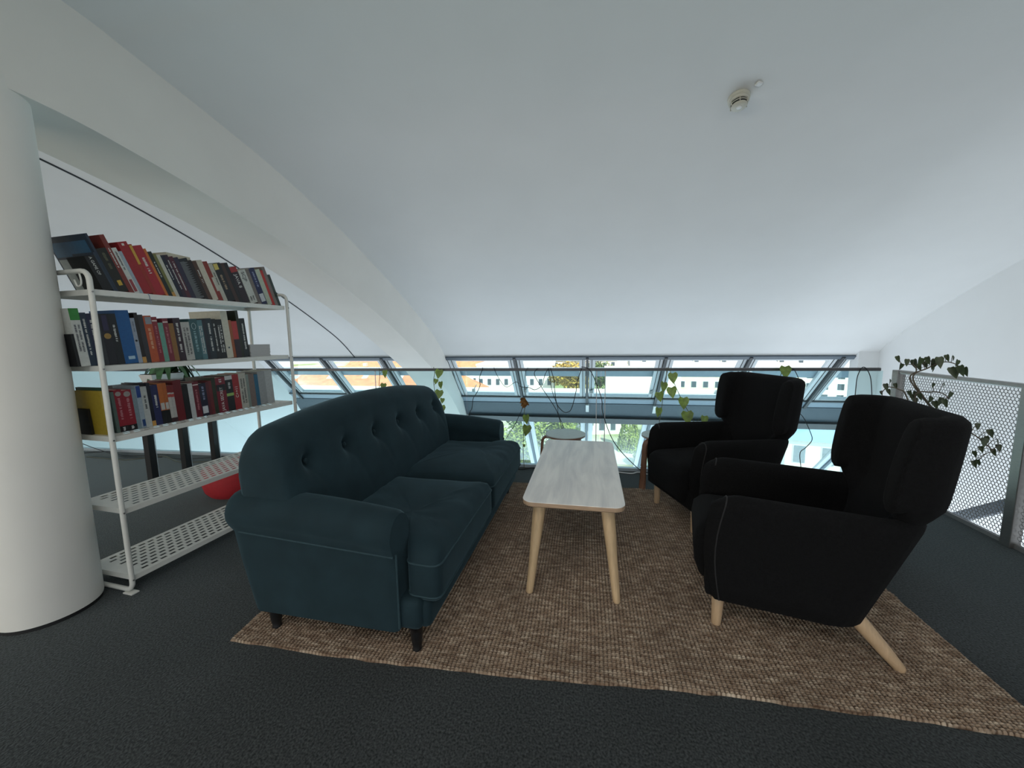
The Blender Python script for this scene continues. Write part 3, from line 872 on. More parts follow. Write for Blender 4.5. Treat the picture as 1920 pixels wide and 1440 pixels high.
# local: +y along the shelves, -x into the depth, z up
SH = [.088, .452, .830, 1.185, 1.553]
def slotted(z):
    mb = MB(); v = []; f = []
    rows = 8; pitch = .046; n = int((SL-.06)/pitch); dw = (SD-.03)/rows
    y_start = (SL-n*pitch)/2; x_start = -.015
    for r in range(rows):
        x1 = x_start-r*dw; x0 = x1-dw
        ys = y_start+(pitch/2 if r % 2 else 0)
        nn = n-1 if r % 2 else n
        # plain strips at the row ends
        def quad(xa, xb, ya, yb):
            b = len(v); v.extend([(xa, ya, z), (xb, ya, z), (xb, yb, z), (xa, yb, z)]); f.append((b, b+1, b+2, b+3))
        quad(x0, x1, 0, ys); quad(x0, x1, ys+nn*pitch, SL)
        for k in range(nn):
            ya = ys+k*pitch; yb = ya+pitch; hx0 = x0+dw*.27; hx1 = x1-dw*.27; hy0 = ya+.007; hy1 = yb-.007
            b = len(v)
            v.extend([(x0, ya, z), (x1, ya, z), (x1, yb, z), (x0, yb, z), (hx0, hy0, z), (hx1, hy0, z), (hx1, hy1, z), (hx0, hy1, z)])
            f.extend([(b, b+1, b+5, b+4), (b+1, b+2, b+6, b+5), (b+2, b+3, b+7, b+6), (b+3, b, b+4, b+7)])
    b = len(v); v.extend([(-.015, 0, z), (0, 0, z), (0, SL, z), (-.015, SL, z)]); f.append((b, b+1, b+2, b+3))
    b = len(v); v.extend([(-SD, 0, z), (-SD+.015, 0, z), (-SD+.015, SL, z), (-SD, SL, z)]); f.append((b, b+1, b+2, b+3))
    mb.add(v, f); return mb
for z in SH:
    o = slotted(z).put('shelf_board', M_shelf, sh)
    s = o.modifiers.new('thickness', 'SOLIDIFY'); s.thickness = .0016; s.offset = 0
    MB().box(-.0, .003, 0, SL, z-.026, z+.001).box(-SD-.003, -SD, 0, SL, z-.026, z+.001).box(-SD, 0, -.003, 0, z-.026, z+.001).box(-SD, 0, SL, SL+.003, z-.026, z+.001).put('shelf_lip', M_shelf, o)
for y in (-.016, SL+.016):
    R = .045; a = []
    pts = [(-SD+R*0, y, .02)]
    path = []
    zt = 1.638; x0, x1 = -SD-.0, .012
    zb = .018
    path += [(x1-R, y, zb)]
    for k in range(1, 6): q = k/5*pi/2; path.append((x1-R+R*sin(q), y, zb+R-R*cos(q)))
    for k in range(0, 6): q = k/5*pi/2; path.append((x1-R+R*cos(q), y, zt-R+R*sin(q)))
    for k in range(0, 6): q = k/5*pi/2; path.append((x0+R-R*sin(q), y, zt-R+R*cos(q)))
    for k in range(0, 6): q = k/5*pi/2; path.append((x0+R-R*cos(q), y, zb+R-R*sin(q)))
    if y > .5:
        MB().tube(path, .0115, 10, closed=True).put('end_frame', M_shelf, sh, smooth=True)
    else:
        MB().tube(path, .0115, 10, closed=True).put('end_frame', M_shelf, sh, smooth=True)
    for xx in (-.02, -SD+.03):
        MB().box(xx-.02, xx+.045, y-.018, y+.018, 0, .008).put('foot_plate', M_shelf, sh, bevel=.002)
    for z in SH:
        MB().tube([(.022, y, z-.013), (.026, y, z-.013)], .004, 8).put('bolt', M_steel, sh)
hk = MB().tube(catmull([(-.055, -.016, 1.64), (-.045, -.016, 1.60), (-.05, -.016, 1.575), (-.075, -.016, 1.57), (-.092, -.016, 1.60)], 5), .004, 6)
ho = hk.put('wire_hook', M_shelf, smooth=True); ho.matrix_world = Matrix.Translation(SO) @ Matrix.Rotation(-SA, 4, 'Z')
tag(ho, 'small white wire hook hanging on the shelf frame beside the column', 'hook')

# rows: u0, u1, height, colour, spine style, depth, look
ROW_A=[
 (0.074,0.117,0.169,'0a0a0c','text:A GAME OF',0.13,"short black book with white lettering on its spine"),
 (0.117,0.126,0.196,'24303f','',0.15,"thin slate-blue book"),
 (0.126,0.137,0.285,'1c2a3c','cover:8f9694',0.29,"tall navy book with a blue and grey cover"),
 (0.137,0.183,0.216,'15160f','yellowbox',0.15,"thick black book with a small yellow box on its spine"),
 (0.183,0.206,0.292,'6e2a24','dash',0.23,"tall rust-red book standing above its neighbours"),
 (0.206,0.230,0.234,'b9bdb9','whitered',0.17,"white book with dark lettering and a red box low on its spine"),
 (0.230,0.247,0.222,'8f9ea8','',0.17,"pale blue-grey slim book with a dangling ribbon"),
 (0.247,0.293,0.271,'8c1c22','topwhite',0.19,"broad crimson book with a pale dot at its spine top"),
 (0.293,0.311,0.270,'8a2a20','yellowtop',0.19,"red book whose upper spine is yellow"),
 (0.311,0.356,0.266,'96202a','dash',0.19,"bright red book with a white dot low on its spine"),
 (0.356,0.370,0.261,'b5652a','',0.18,"thin orange and white book"),
 (0.370,0.392,0.248,'14201c','dash',0.17,"dark green-black book"),
 (0.392,0.409,0.240,'6b6a3a','orangefoot',0.16,"olive slim book with an ochre foot"),
 (0.409,0.429,0.238,'b3b3a8','',0.17,"thin off-white book"),
 (0.429,0.450,0.239,'131a2c','dash',0.16,"narrow navy book with pale marks"),
 (0.450,0.471,0.246,'2c1a2c','text2',0.16,"dark purple book with white lettering"),
 (0.471,0.495,0.241,'4a1d2a','text2',0.16,"maroon book with a thin white title line"),
 (0.495,0.523,0.240,'262238','',0.17,"dark indigo book"),
 (0.523,0.574,0.238,'55585a','zip',0.17,"grey book with a jagged black edge pattern"),
 (0.574,0.597,0.239,'1c1412','',0.15,"nearly black brown book"),
 (0.597,0.624,0.237,'4a3226','dash',0.15,"coffee-brown book"),
 (0.624,0.662,0.246,'b7b1a0','',0.18,"cream-coloured book"),
 (0.662,0.694,0.246,'7c2b22','split',0.17,"book with a rust-red and white spine"),
 (0.694,0.723,0.238,'a9a89c','dash',0.16,"dirty-white thin book"),
 (0.723,0.779,0.245,'101418','yellowtop2',0.16,"thick black book with a yellow sticker at its top"),
 (0.779,0.806,0.256,'3a2620','',0.15,"dark umber slim book"),
 (0.806,0.833,0.264,'0f1116','',0.18,"black slim book standing proud"),
 (0.833,0.886,0.240,'23161f','text:java',0.17,"dark plum book with big white lettering and a red top"),
 (0.890,0.949,0.228,'b5b7b0','text:SCJP',0.18,"white book lettered SCJP"),
 (0.949,0.979,0.246,'6a625c','',0.17,"grey-brown slim book"),
 (0.979,1.029,0.256,'1a2348','whitefoot',0.17,"navy book with a white label low on its spine"),
 (1.029,1.070,0.256,'a5ad9a','',0.18,"pale green book"),
 (1.070,1.094,0.257,'a82a24','',0.17,"thin white book with a red stripe"),
 (1.094,1.122,0.285,'6e6560','',0.26,"tall grey-brown book rising behind its neighbours"),
 (1.122,1.147,0.234,'26332e','',0.15,"dark bottle-green thin book at the row end"),
]
ROW_B=[
 (-0.054,-0.042,0.156,'0b0d12','',0.14,"short black book against the round column"),
 (-0.042,-0.006,0.277,'b7bab6','greentop',0.18,"white book with a bright green top"),
 (-0.006,0.018,0.259,'1c2c3c','text2',0.17,"dark steel-blue book with silvery lettering"),
 (0.018,0.046,0.255,'161c38','text2',0.17,"dark navy book with blue-grey lettering"),
 (0.046,0.067,0.259,'2a2d30','',0.17,"charcoal book behind the front upright"),
 (0.067,0.103,0.255,'16151c','gold',0.17,"black book with a gold disc on its spine"),
 (0.103,0.135,0.260,'14161a','dash',0.17,"black book with small coloured marks and a red top edge"),
 (0.135,0.194,0.279,'0f4f86','bluelabel',0.19,"thick bright blue binder"),
 (0.194,0.214,0.242,'8a93a0','dot',0.17,"pale grey-blue book with a black dot"),
 (0.214,0.232,0.271,'1a1210','orangefoot',0.19,"black-brown book with an orange foot"),
 (0.232,0.255,0.261,'2c2b30','',0.17,"dark grey book with faint marks"),
 (0.255,0.294,0.257,'a34a26','greytop',0.17,"orange book with a grey top patch"),
 (0.294,0.321,0.252,'7a222c','whitetopband',0.17,"crimson book with a thin white top band"),
 (0.321,0.346,0.221,'5b8f80','',0.16,"mint green slim book"),
 (0.346,0.375,0.246,'6e2430','whitetopband',0.17,"wine-red book with dotted lettering"),
 (0.375,0.401,0.219,'7d5a2c','',0.16,"gold-brown book"),
 (0.401,0.440,0.251,'2a1824','text2',0.18,"aubergine book with white lettering"),
 (0.440,0.489,0.228,'a5a5a0','text3',0.17,"off-white book with grey lettering"),
 (0.489,0.537,0.249,'2f5257','swirl',0.18,"teal book with a white swirl near its top"),
 (0.537,0.567,0.244,'4a6f76','text3',0.18,"lighter teal book"),
 (0.567,0.588,0.248,'1c1a24','',0.17,"thin ink-dark book"),
 (0.588,0.626,0.256,'18242c','text2',0.17,"dark slate book with fine white lettering"),
 (0.626,0.654,0.254,'101214','text2',0.17,"narrow black book with white lettering"),
 (0.654,0.694,0.252,'111315','text3',0.17,"black book with large white lettering"),
 (0.694,0.739,0.309,'b9b6a6','dotlow',0.27,"tall cream binder with a small hole low on its spine"),
 (0.739,0.759,0.251,'8a4a26','',0.17,"thin orange-brown book"),
 (0.759,0.798,0.245,'a2322f','half',0.17,"coral-red book with a dark lower half"),
 (0.798,0.818,0.318,'1e2416','',0.22,"tall dark green slim book"),
 (0.818,0.859,0.266,'12181a','text2',0.17,"black book at the end of the row beside the paper stack"),
]
ROW_C=[
 (0.006,0.017,0.134,'08080a','',0.1,"short black box-like book in front of the yellow one"),
 (0.019,0.032,0.227,'a08a2c','',0.19,"wide yellow book with a plain cover"),
 (0.034,0.045,0.242,'2b4a3c','',0.2,"thin dark green book behind the front upright"),
 (0.061,0.075,0.216,'4a5a54','',0.17,"grey-green slim book"),
 (0.075,0.109,0.224,'7e1826','twin',0.17,"crimson book with a grey disc and black foot, the nearer of two alike"),
 (0.109,0.150,0.218,'7e1826','twin',0.17,"crimson book with a grey disc and black foot, the farther of two alike"),
 (0.150,0.170,0.220,'6f8088','',0.17,"light slate book"),
 (0.170,0.192,0.235,'8d9aa4','bluetop',0.17,"pale book with a dark blue top panel"),
 (0.192,0.221,0.226,'a6aaa8','dash',0.17,"worn white book"),
 (0.221,0.239,0.243,'11131f','orangefoot',0.19,"blue-black thin book with a tan foot"),
 (0.239,0.274,0.228,'20244c','dash',0.18,"midnight blue book"),
 (0.274,0.299,0.234,'a35a28','bwfoot',0.17,"orange book with a white and black lower spine"),
 (0.299,0.319,0.234,'9a5326','bwfoot',0.17,"second orange book with a black lower spine"),
 (0.319,0.336,0.219,'a9a7a2','redband',0.17,"white thin book with a red band"),
 (0.336,0.353,0.217,'a09e9a','redband',0.17,"another white thin book with a red band, next to the dark red one"),
 (0.353,0.398,0.242,'5c0f16','',0.2,"thick glossy dark red book"),
 (0.398,0.432,0.212,'0c0b0c','',0.17,"black book beside the dark red one"),
 (0.432,0.460,0.214,'a9acab','',0.17,"shiny white book with silvery spine"),
 (0.460,0.496,0.221,'5a1420','whitetopband',0.17,"maroon book with a white top edge"),
 (0.496,0.539,0.206,'14152a','whitefoot',0.17,"navy book with a pale foot"),
 (0.539,0.556,0.212,'4f1a22','',0.16,"thin burgundy book"),
 (0.556,0.577,0.217,'5e1c20','',0.16,"thin brick-red book"),
 (0.577,0.602,0.235,'222a1a','',0.22,"slim olive-black book with a tall green cover"),
 (0.602,0.667,0.230,'6a1424','text:JAVA SECRET',0.18,"red book lettered in white with a dark box"),
 (0.667,0.717,0.239,'15171a','greenband',0.18,"black book with a lime band and a white top"),
 (0.717,0.764,0.241,'8a1c20','text:C++11',0.18,"red book lettered C++11"),
 (0.764,0.817,0.244,'a8a59a','text3',0.18,"ivory book with black lettering"),
 (0.817,0.838,0.233,'76807a','',0.17,"thin grey-green book in the right half"),
 (0.838,0.881,0.233,'6d5c56','',0.18,"taupe book"),
 (0.881,0.912,0.226,'1d5570','',0.18,"blue book with a glossy cover photograph"),
 (0.912,0.971,0.245,'8b8c8c','',0.19,"wide grey book block"),
 (0.971,1.032,0.248,'9fa09f','',0.19,"light grey book block at the row end"),
]

# ============================================================ BOOKS
def spine_text(txt, size):
    cu = bpy.data.curves.new('t', 'FONT'); cu.body = txt; cu.size = size; cu.extrude = .0003
    cu.align_x = 'LEFT'; cu.align_y = 'CENTER'
    o = bpy.data.objects.new('t', cu); COL.objects.link(o)
    bpy.context.view_layer.update()
    me = bpy.data.meshes.new_from_object(o.evaluated_get(bpy.context.evaluated_depsgraph_get()))
    bpy.data.objects.remove(o); return me
def band(b, t, z0, z1, h, name='spine_band', y0=.12, y1=.88):
    return MB().box(.0, .0009, t*y0, t*y1, z0, z1).put(name, cmat(h), b)
def marks(b, t, z0, z1, h, rows=1, seed=0):
    mb = MB(); rnd = random.Random(seed)
    for r in range(rows):
        yc = t*(.5 if rows == 1 else .32+.36*r); z = z1
        hw = t*(.17 if rows == 1 else .12)
        while z > z0:
            w = rnd.uniform(.002, .0045)
            if rnd.random() > .18:
                mb.box(.0006, .0010, yc-hw*rnd.uniform(.6, 1), yc+hw*rnd.uniform(.6, 1), z-w, z)
            z -= w+.0018
        rows and None
    if mb.v: return mb.put('spine_lettering', cmat(h), b)
def book(u0, u1, h, col, style, depth, label, zs, lean, off, group, seed):
    t = (u1-u0)*cos(lean)-.0004
    loc = SO+SU*u0+SW*off+Vector((0, 0, zs+.0012))
    b = MB(); th = min(.0022, t*.2)
    b.box(-.003, 0, 0, t, 0, h).box(-depth, -.003, 0, th, 0, h).box(-depth, -.003, t-th, t, 0, h)
    o = b.put('book', cmat(col))
    o.matrix_world = Matrix.Translation(loc) @ Matrix.Rotation(-SA, 4, 'Z') @ Matrix.Rotation(lean, 4, 'X')
    tag(o, label, 'book', group)
    MB().box(-depth+.004, -.003, th, t-th, .003, h-.003).put('pages', M_paper, o)
    lum = sum(hexc(col))/3; ink = 'c9c9c4' if lum < .25 else '2a2a2e'
    if style == 'dash': marks(o, t, h*.45, h*.78, ink, 1, seed)
    elif style == 'text2': marks(o, t, h*.2, h*.88, ink, 1, seed)
    elif style == 'text3': marks(o, t, h*.15, h*.85, ink, 2 if t > .02 else 1, seed)
    elif style.startswith('text:'):
        txt = style[5:]
        if txt == 'java':
            band(o, t, h*.86, h, '8e2a2c', y0=.0, y1=1); txt = 'JAVA 8'; up_ = False; z = h*.80; sz = t*.62
        elif txt == 'SCJP': up_ = False; z = h*.95; sz = t*.62
        elif txt == 'JAVA SECRET': up_ = True; z = h*.04; sz = t*.42; band(o, t, h*.62, h*.80, '1a1a20', y0=.05, y1=.95)
        elif txt == 'C++11': up_ = True; z = h*.34; sz = t*.60
        else: up_ = False; z = h*.97; sz = t*.42
        me = spine_text(txt, sz); me.materials.append(cmat(ink if txt != 'SCJP' else '101014'))
        c = bpy.data.objects.new('spine_lettering', me); COL.objects.link(c); c.parent = o
        X = Vector((0, 0, 1)) if up_ else Vector((0, 0, -1)); Y = Vector((0, -1, 0)) if up_ else Vector((0, 1, 0))
        Mx = Matrix((X, Y, Vector((1, 0, 0)))).transposed().to_4x4(); Mx.translation = (.0006, t/2, z)
        c.matrix_local = Mx
        if txt == 'SCJP': marks(o, t, h*.08, h*.22, '1a1a1a', 2, seed)
        if txt == 'JAVA SECRET': marks(o, t, h*.84, h*.95, 'c9c9c4', 1, seed)
    elif style == 'greentop': band(o, t, h*.80, h, '2f7a34', y0=0, y1=1); marks(o, t, h*.25, h*.72, '3a3a44', 2, seed)
    elif style == 'yellowtop': band(o, t, h*.62, h*.98, 'b9923a')
    elif style == 'yellowtop2': band(o, t, h*.84, h*.99, 'c0ad5c', y0=.05, y1=.6); marks(o, t, h*.3, h*.7, 'a08a70', 1, seed)
    elif style == 'topwhite': band(o, t, h*.93, h*.97, 'c9c4bc', y0=.35, y1=.6)
    elif style == 'yellowbox': band(o, t, h*.15, h*.27, 'b99a3a', y0=.35, y1=.75); marks(o, t, h*.55, h*.9, '5a5a44', 1, seed)
    elif style == 'whitered': band(o, t, h*.05, h*.32, '8a3a40', y0=.15, y1=.75); marks(o, t, h*.5, h*.92, '1c1c24', 1, seed)
    elif style == 'orangefoot': band(o, t, 0, h*.12, 'b58846', y0=0, y1=1)
    elif style == 'whitefoot': band(o, t, h*.08, h*.30, 'b9bcc0'); marks(o, t, h*.5, h*.9, '8a93b0', 1, seed)
    elif style == 'zip':
        mb = MB(); n = 17
        for k in range(n):
            z = h*(.05+.9*k/n); mb.prism([(t*.98, z), (t*.98, z+h*.9/n), (t*(.45+.1*(k % 2)), z+h*.45/n)], 'x', .0, .0009)
        mb.put('spine_pattern', cmat('120e0e'), o); band(o, t, h*.93, h, '101820', y0=0, y1=1)
    elif style == 'split': band(o, t, h*.25, h*.6, 'b5b0a4', y0=.5, y1=.98)
    elif style == 'gold':
        MB().tube([(.0, t/2, h*.57), (.0009, t/2, h*.57)], t*.40, 20).put('spine_disc', cmat('9a7a3c'), o); band(o, t, h*.68, h*.98, '2a2444', y0=.2, y1=.8)
    elif style == 'bluelabel': band(o, t, h*.08, h*.14, '9ab4c4', y0=.3, y1=.8)
    elif style == 'dot': MB().tube([(.0, t/2, h*.5), (.0009, t/2, h*.5)], t*.28, 14).put('spine_dot', cmat('08080a'), o); marks(o, t, h*.7, h*.92, '5a6070', 1, seed)
    elif style == 'greytop': band(o, t, h*.82, h*.97, '7f848c', y0=.2, y1=.95); marks(o, t, h*.3, h*.75, 'c9a080', 1, seed)
    elif style == 'whitetopband': band(o, t, h*.90, h*.93, 'c9b9b4', y0=.05, y1=.95); marks(o, t, h*.2, h*.8, 'a86a70', 1, seed)
    elif style == 'swirl': MB().tube([(.0007, t*.5+t*.26*cos(a*.5), h*.82+t*.4*sin(a*.5)) for a in range(13)], .0009, 5, closed=True).put('spine_ornament', cmat('c0d0d0'), o); marks(o, t, h*.2, h*.7, '8fb0b4', 1, seed)
    elif style == 'dotlow': MB().tube([(.0, t/2, h*.22), (.0009, t/2, h*.22)], t*.14, 14).put('spine_hole', cmat('3a4a54'), o)
    elif style == 'half': band(o, t, 0, h*.5, '2a1a24', y0=0, y1=1)
    elif style == 'twin':
        band(o, t, 0, h*.14, '0a0a0c', y0=0, y1=1); MB().tube([(.0, t/2, h*.90), (.0009, t/2, h*.90)], t*.36, 20).put('spine_disc', cmat('8a8480'), o)
        marks(o, t, h*.3, h*.8, 'b07a80', 1, seed); marks(o, t, h*.04, h*.11, 'c0c0c0', 1, seed+9)
    elif style == 'bluetop': band(o, t, h*.72, h*.99, '1c3a78', y0=.1, y1=.95); band(o, t, h*.04, h*.2, '1c3a6a', y0=.3, y1=.9)
    elif style == 'bwfoot': band(o, t, h*.0, h*.33, '0c0c0e', y0=0, y1=1); band(o, t, h*.35, h*.52, 'a8a8a4')
    elif style == 'redband': band(o, t, h*.68, h*.76, '9a3a34', y0=0, y1=1); band(o, t, 0, h*.12, '2a1018', y0=0, y1=1); band(o, t, h*.8, h, '6a1c1c', y0=0, y1=1)
    elif style == 'greenband': band(o, t, h*.42, h*.50, '86a45a', y0=0, y1=1); band(o, t, h*.88, h*.99, 'b4b4b4', y0=0, y1=1); marks(o, t, h*.62, h*.8, 'b9b9b9', 1, seed)
    elif style.startswith('cover:'):
        MB().box(-depth+.01, -.02, -.0006, .0, h*.05, h*.62).put('cover_panel', cmat(style[6:]), o)
        MB().box(-depth+.01, -.02, -.0006, .0, h*.66, h*.9).put('cover_panel', cmat('2c5674'), o)
    return o
def short(d):
    return d.split(' with ')[0].split(' whose ')[0].split(',')[0].split(' standing')[0].split(' lettered')[0]
def shelve(rows, zs, lean, off, where, group, offs={}):
    prev = None
    for i, (u0, u1, h, col, st, dep, desc) in enumerate(rows):
        lab = desc
        tail = ' on the %s' % where
        if len((lab+tail).split()) <= 16: lab += tail
        if prev and len(desc.split()) <= 6:
            ext = ', right of the '+short(prev)
            if len((lab+ext).split()) <= 16: lab += ext
        book(u0, u1, h, col, st, dep, lab, zs, lean, offs.get(i, off), group, i*7+int(zs*100))
        prev = desc
shelve(ROW_A, SH[4], radians(20), .06, 'top shelf', 'books leaning on the top shelf')
shelve(ROW_B, SH[3], radians(4), .08, 'second shelf', 'books on the second shelf')
shelve(ROW_C, SH[2], radians(2.5), .08, 'third shelf', 'books on the third shelf', {0: .17})
def on_shelf(u, w, z): return SO+SU*u+SW*w+Vector((0, 0, z))
# cream book lying across the tops of the leaning row
p = on_shelf(.385, .07, 1.7755)
lb = MB().box(-.15, 0, 0, .135, 0, .0025).box(-.15, 0, 0, .135, .0295, .032).box(-.003, 0, 0, .135, .0025, .0295)
o = lb.put('book', cmat('b9b3a0')); o.matrix_world = Matrix.Translation(p) @ Matrix.Rotation(-SA+.05, 4, 'Z') @ Matrix.Rotation(radians(-2), 4, 'X')
tag(o, 'cream book lying flat across the tops of the leaning top-shelf books', 'book')
MB().box(-.147, -.003, .003, .132, .0025, .0295).put('pages', M_paper, o)
rb = MB().tube(catmull([(0, 0, .0), (.003, .003, -.015), (.0, .008, -.032), (.004, .010, -.05)], 4), .0018, 5)
o = rb.put('bookmark_ribbon', cmat('7f8aa0'), smooth=True); o.location = on_shelf(.222, -.006, 1.556)
tag(o, 'pale ribbon bookmark dangling over the front edge of the top shelf', 'bookmark')
# stack of booklets at the end of the second shelf
proto = None
where = ['bottom booklet of', 'second booklet from the bottom of', 'third booklet from the bottom of', 'middle booklet just below the centre of', 'middle booklet just above the centre of', 'third booklet from the top of', 'second booklet from the top of', 'topmost booklet of']
for k in range(8):
    if proto is None:
        o = MB().box(-.245, 0, 0, .165, 0, .0008).box(-.245, 0, 0, .165, .0094, .0102).box(-.245, 0, 0, .001, .0008, .0094).put('booklet', cmat('a9aaaa')); proto = o
        pg = MB().box(-.243, -.001, .001, .163, .0008, .0094).put('pages', mat('booklet_pages', 'b5b6b6', .8, var=.1, scale=40, stretch=(1, 1, 60)), o)
    else:
        o = proto.copy(); COL.objects.link(o)
        c = pg.copy(); c.parent = o; COL.objects.link(c)
    rnd = random.Random(k)
    o.matrix_world = Matrix.Translation(on_shelf(.862+rnd.uniform(-.002, .003), .075, SH[3]+.0012+k*.0106)) @ Matrix.Rotation(-SA+rnd.uniform(-.015, .015), 4, 'Z')
    tag(o, where[k]+' the white paper stack at the second shelf end', 'booklet', 'stacked white booklets')

# ============================================================ THINGS BEHIND THE SHELF
pf = MB().lathe([(.17, .005), (.22, .012), (.25, .05), (.265, .11), (.27, .17), (.26, .23), (.23, .27), (.15, .29), (0, .30)], n=48).put('pouf', M_red, smooth=True)
pf.location = (-2.95, 2.74, 0); tag(pf, 'rounded red pouf on the carpet behind the shelf and sofa back', 'pouf')
bt = thing('high_bench', 'tall narrow bench with flat black legs behind the bookshelf', 'bench', (-3.93, 3.0, 0))
MB().box(-.14, .14, -.42, .55, .905, .93).put('bench_top', M_black, bt, bevel=.004)
for y in (-.235, .075, .385):
    MB().box(-.03, .03, y-.028, y+.028, 0, .905).put('leg', M_black, bt, bevel=.003)
    MB().box(.03, .034, y+.0285, y+.032, 0, .905).put('leg_edge', M_alu, bt)
pp = thing('potted_plant', 'drooping green plant in a white trough on the black bench', 'plant', (-3.9, 2.93, .93))
MB().add([(-.06, -.13, 0), (.06, -.13, 0), (.06, .13, 0), (-.06, .13, 0), (-.075, -.15, .075), (.075, -.15, .075), (.075, .15, .075), (-.075, .15, .075)],
         [(0, 3, 2, 1), (0, 1, 5, 4), (1, 2, 6, 5), (2, 3, 7, 6), (3, 0, 4, 7), (4, 5, 6, 7)]).put('trough', M_pot, pp, bevel=.004)
MB().box(-.065, .065, -.14, .14, .070, .079).put('soil', M_soil, pp)
def strap(mb, base, d, ln, w, rise, droop, n=8):
    d = Vector(d).normalized(); sd_ = Vector((-d.y, d.x, 0)); v = []; f = []
    for i in range(n+1):
        t = i/n; p = Vector(base)+d*ln*t+Vector((0, 0, rise*sin(pi*min(1, t*.9))-droop*t*t))
        ww = w*sin(pi*(.08+.9*t))**.8
        v += [p-sd_*ww+Vector((0, 0, .25*ww)), p, p+sd_*ww+Vector((0, 0, .25*ww))]
    for i in range(n):
        a = i*3; f += [(a, a+1, a+4, a+3), (a+1, a+2, a+5, a+4)]
    mb.add(v, f)
mb = MB()
for k in range(26):
    a = k*2.399; strap(mb, (.0, .06+.02*sin(k), .08), (cos(a)*.5, sin(a)+.25, 0), .14+.12*hnoise(k, 1), .022+.012*hnoise(k, 2), .09+.06*hnoise(k, 3), .10+.12*hnoise(k, 4))
mb.put('foliage', M_leafm, pp, smooth=True)
MB().tube(catmull([(0, .06, .07), (.01, .065, .13), (0, .08, .19)], 4), .008, 6).put('stem', M_stem, pp, smooth=True)

# ============================================================ VINES AND CABLES ON THE RAILING
def ray(px, py):
    return ROT @ Vector(((px-960)/725, -(py-720)/725, -1))
def at(px, py, Y):            # point of the vertical plane at distance Y seen in that direction
    d = ray(px, py); return EYE+d*(Y/d.y)
def railpt(px, py, off=-.03):
    p = at(px, py, 3.75)
    for _ in range(4): p = at(px, py, ry(p.x)+off)
    return p
def wire(name, pts, label, r=.0035, m=None, off=-.03, cat='cable', group='cables hanging from the railing', k=6):
    P = catmull([railpt(x, y, off) for x, y in pts], k)
    o = MB().tube(P, r, 6).put(name, m or M_cable, smooth=True); return tag(o, label, cat, group)
wire('cable', [(905, 689), (904, 694), (899, 709), (900, 723), (893, 738), (887, 748), (885, 765), (881, 775), (883, 800)], 'thin dark cable hanging left of all others beside the white junction box')
wire('cable', [(926, 689), (928, 695), (934, 707), (945, 723), (953, 725), (962, 719), (968, 716), (973, 719)], 'short dark cable looping under the handrail above the far sofa arm', .0028)
wire('cable', [(974, 724), (981, 726), (993, 727), (1003, 731), (1016, 723), (1020, 709), (1023, 700), (1029, 690)], 'dark cable slung low between two hanging vines left of the stool', .0035)
wire('cable', [(1008, 690), (1002, 702), (1016, 727), (1030, 748), (1045, 773), (1053, 803), (1058, 830), (1066, 880)], 'dark cable running diagonally from the handrail down to the round stool')
wire('cable', [(1032, 690), (1039, 713), (1040, 730), (1044, 757), (1055, 771), (1064, 773), (1072, 765), (1080, 734), (1082, 717), (1091, 690)], 'dark cable hanging in a deep U above the round stool', .0038)
wire('cable', [(1028, 690), (1030, 700), (1035, 732), (1045, 761), (1047, 777), (1056, 803), (1052, 830), (1050, 880)], 'second steep dark cable crossing the U-shaped one above the stool', .003, off=-.036)
wire('cable', [(1090, 688), (1098, 689), (1105, 693), (1114, 709), (1128, 748), (1130, 773), (1145, 817), (1164, 846), (1195, 877), (1209, 885)], 'long dark cable curving from the handrail down behind the far armchair', .0042)
wire('cable', [(1603, 745), (1605, 725), (1607, 709), (1612, 696), (1619, 688), (1627, 695), (1633, 712), (1635, 745)], 'cable loop over the right end of the handrail', .0032, off=-.025)
wire('cable', [(1481, 689), (1488, 692), (1494, 702), (1498, 714), (1500, 740)], 'short cable end over the handrail above the far armchair', .003)
wire('cable', [(1490, 770), (1505, 781), (1520, 812), (1522, 826), (1510, 840), (1500, 850), (1502, 880)], 'wavy cable hanging between the two armchairs', .0032)
wire('cable', [(990, 689), (985, 700), (984, 727), (984, 752)], 'short dark cable dropping to the dried brown plant clump', .0026)
def leafmesh(mb, p, size, nrm, upv, fold=.25, wid=1.0):
    """a heart-shaped leaf with a folded mid rib"""
    nrm = Vector(nrm).normalized(); u = Vector(upv); u = (u-nrm*u.dot(nrm)).normalized(); s = u.cross(nrm)
    out = [(0, .08), (.30*wid, .20*wid), (.48*wid, -.05), (.40*wid, -.40), (.20*wid, -.72), (0, -1.0)]
    v = [p+u*0]; b = []
    L_ = [p+s*(-x*size)+u*(y*size)+nrm*(fold*x*size) for x, y in out]
    R_ = [p+s*(x*size)+u*(y*size)+nrm*(fold*x*size) for x, y in out]
    mid = [p+u*(y*size) for y in (.05, -.05, -.25, -.5, -.75, -1.0)]
    v = L_+R_+mid; n = 6; f = []
    for i in range(n-1):
        f.append((i, i+1, 12+i+1, 12+i)); f.append((6+i, 12+i, 12+i+1, 6+i+1))
    mb.add(v, f)
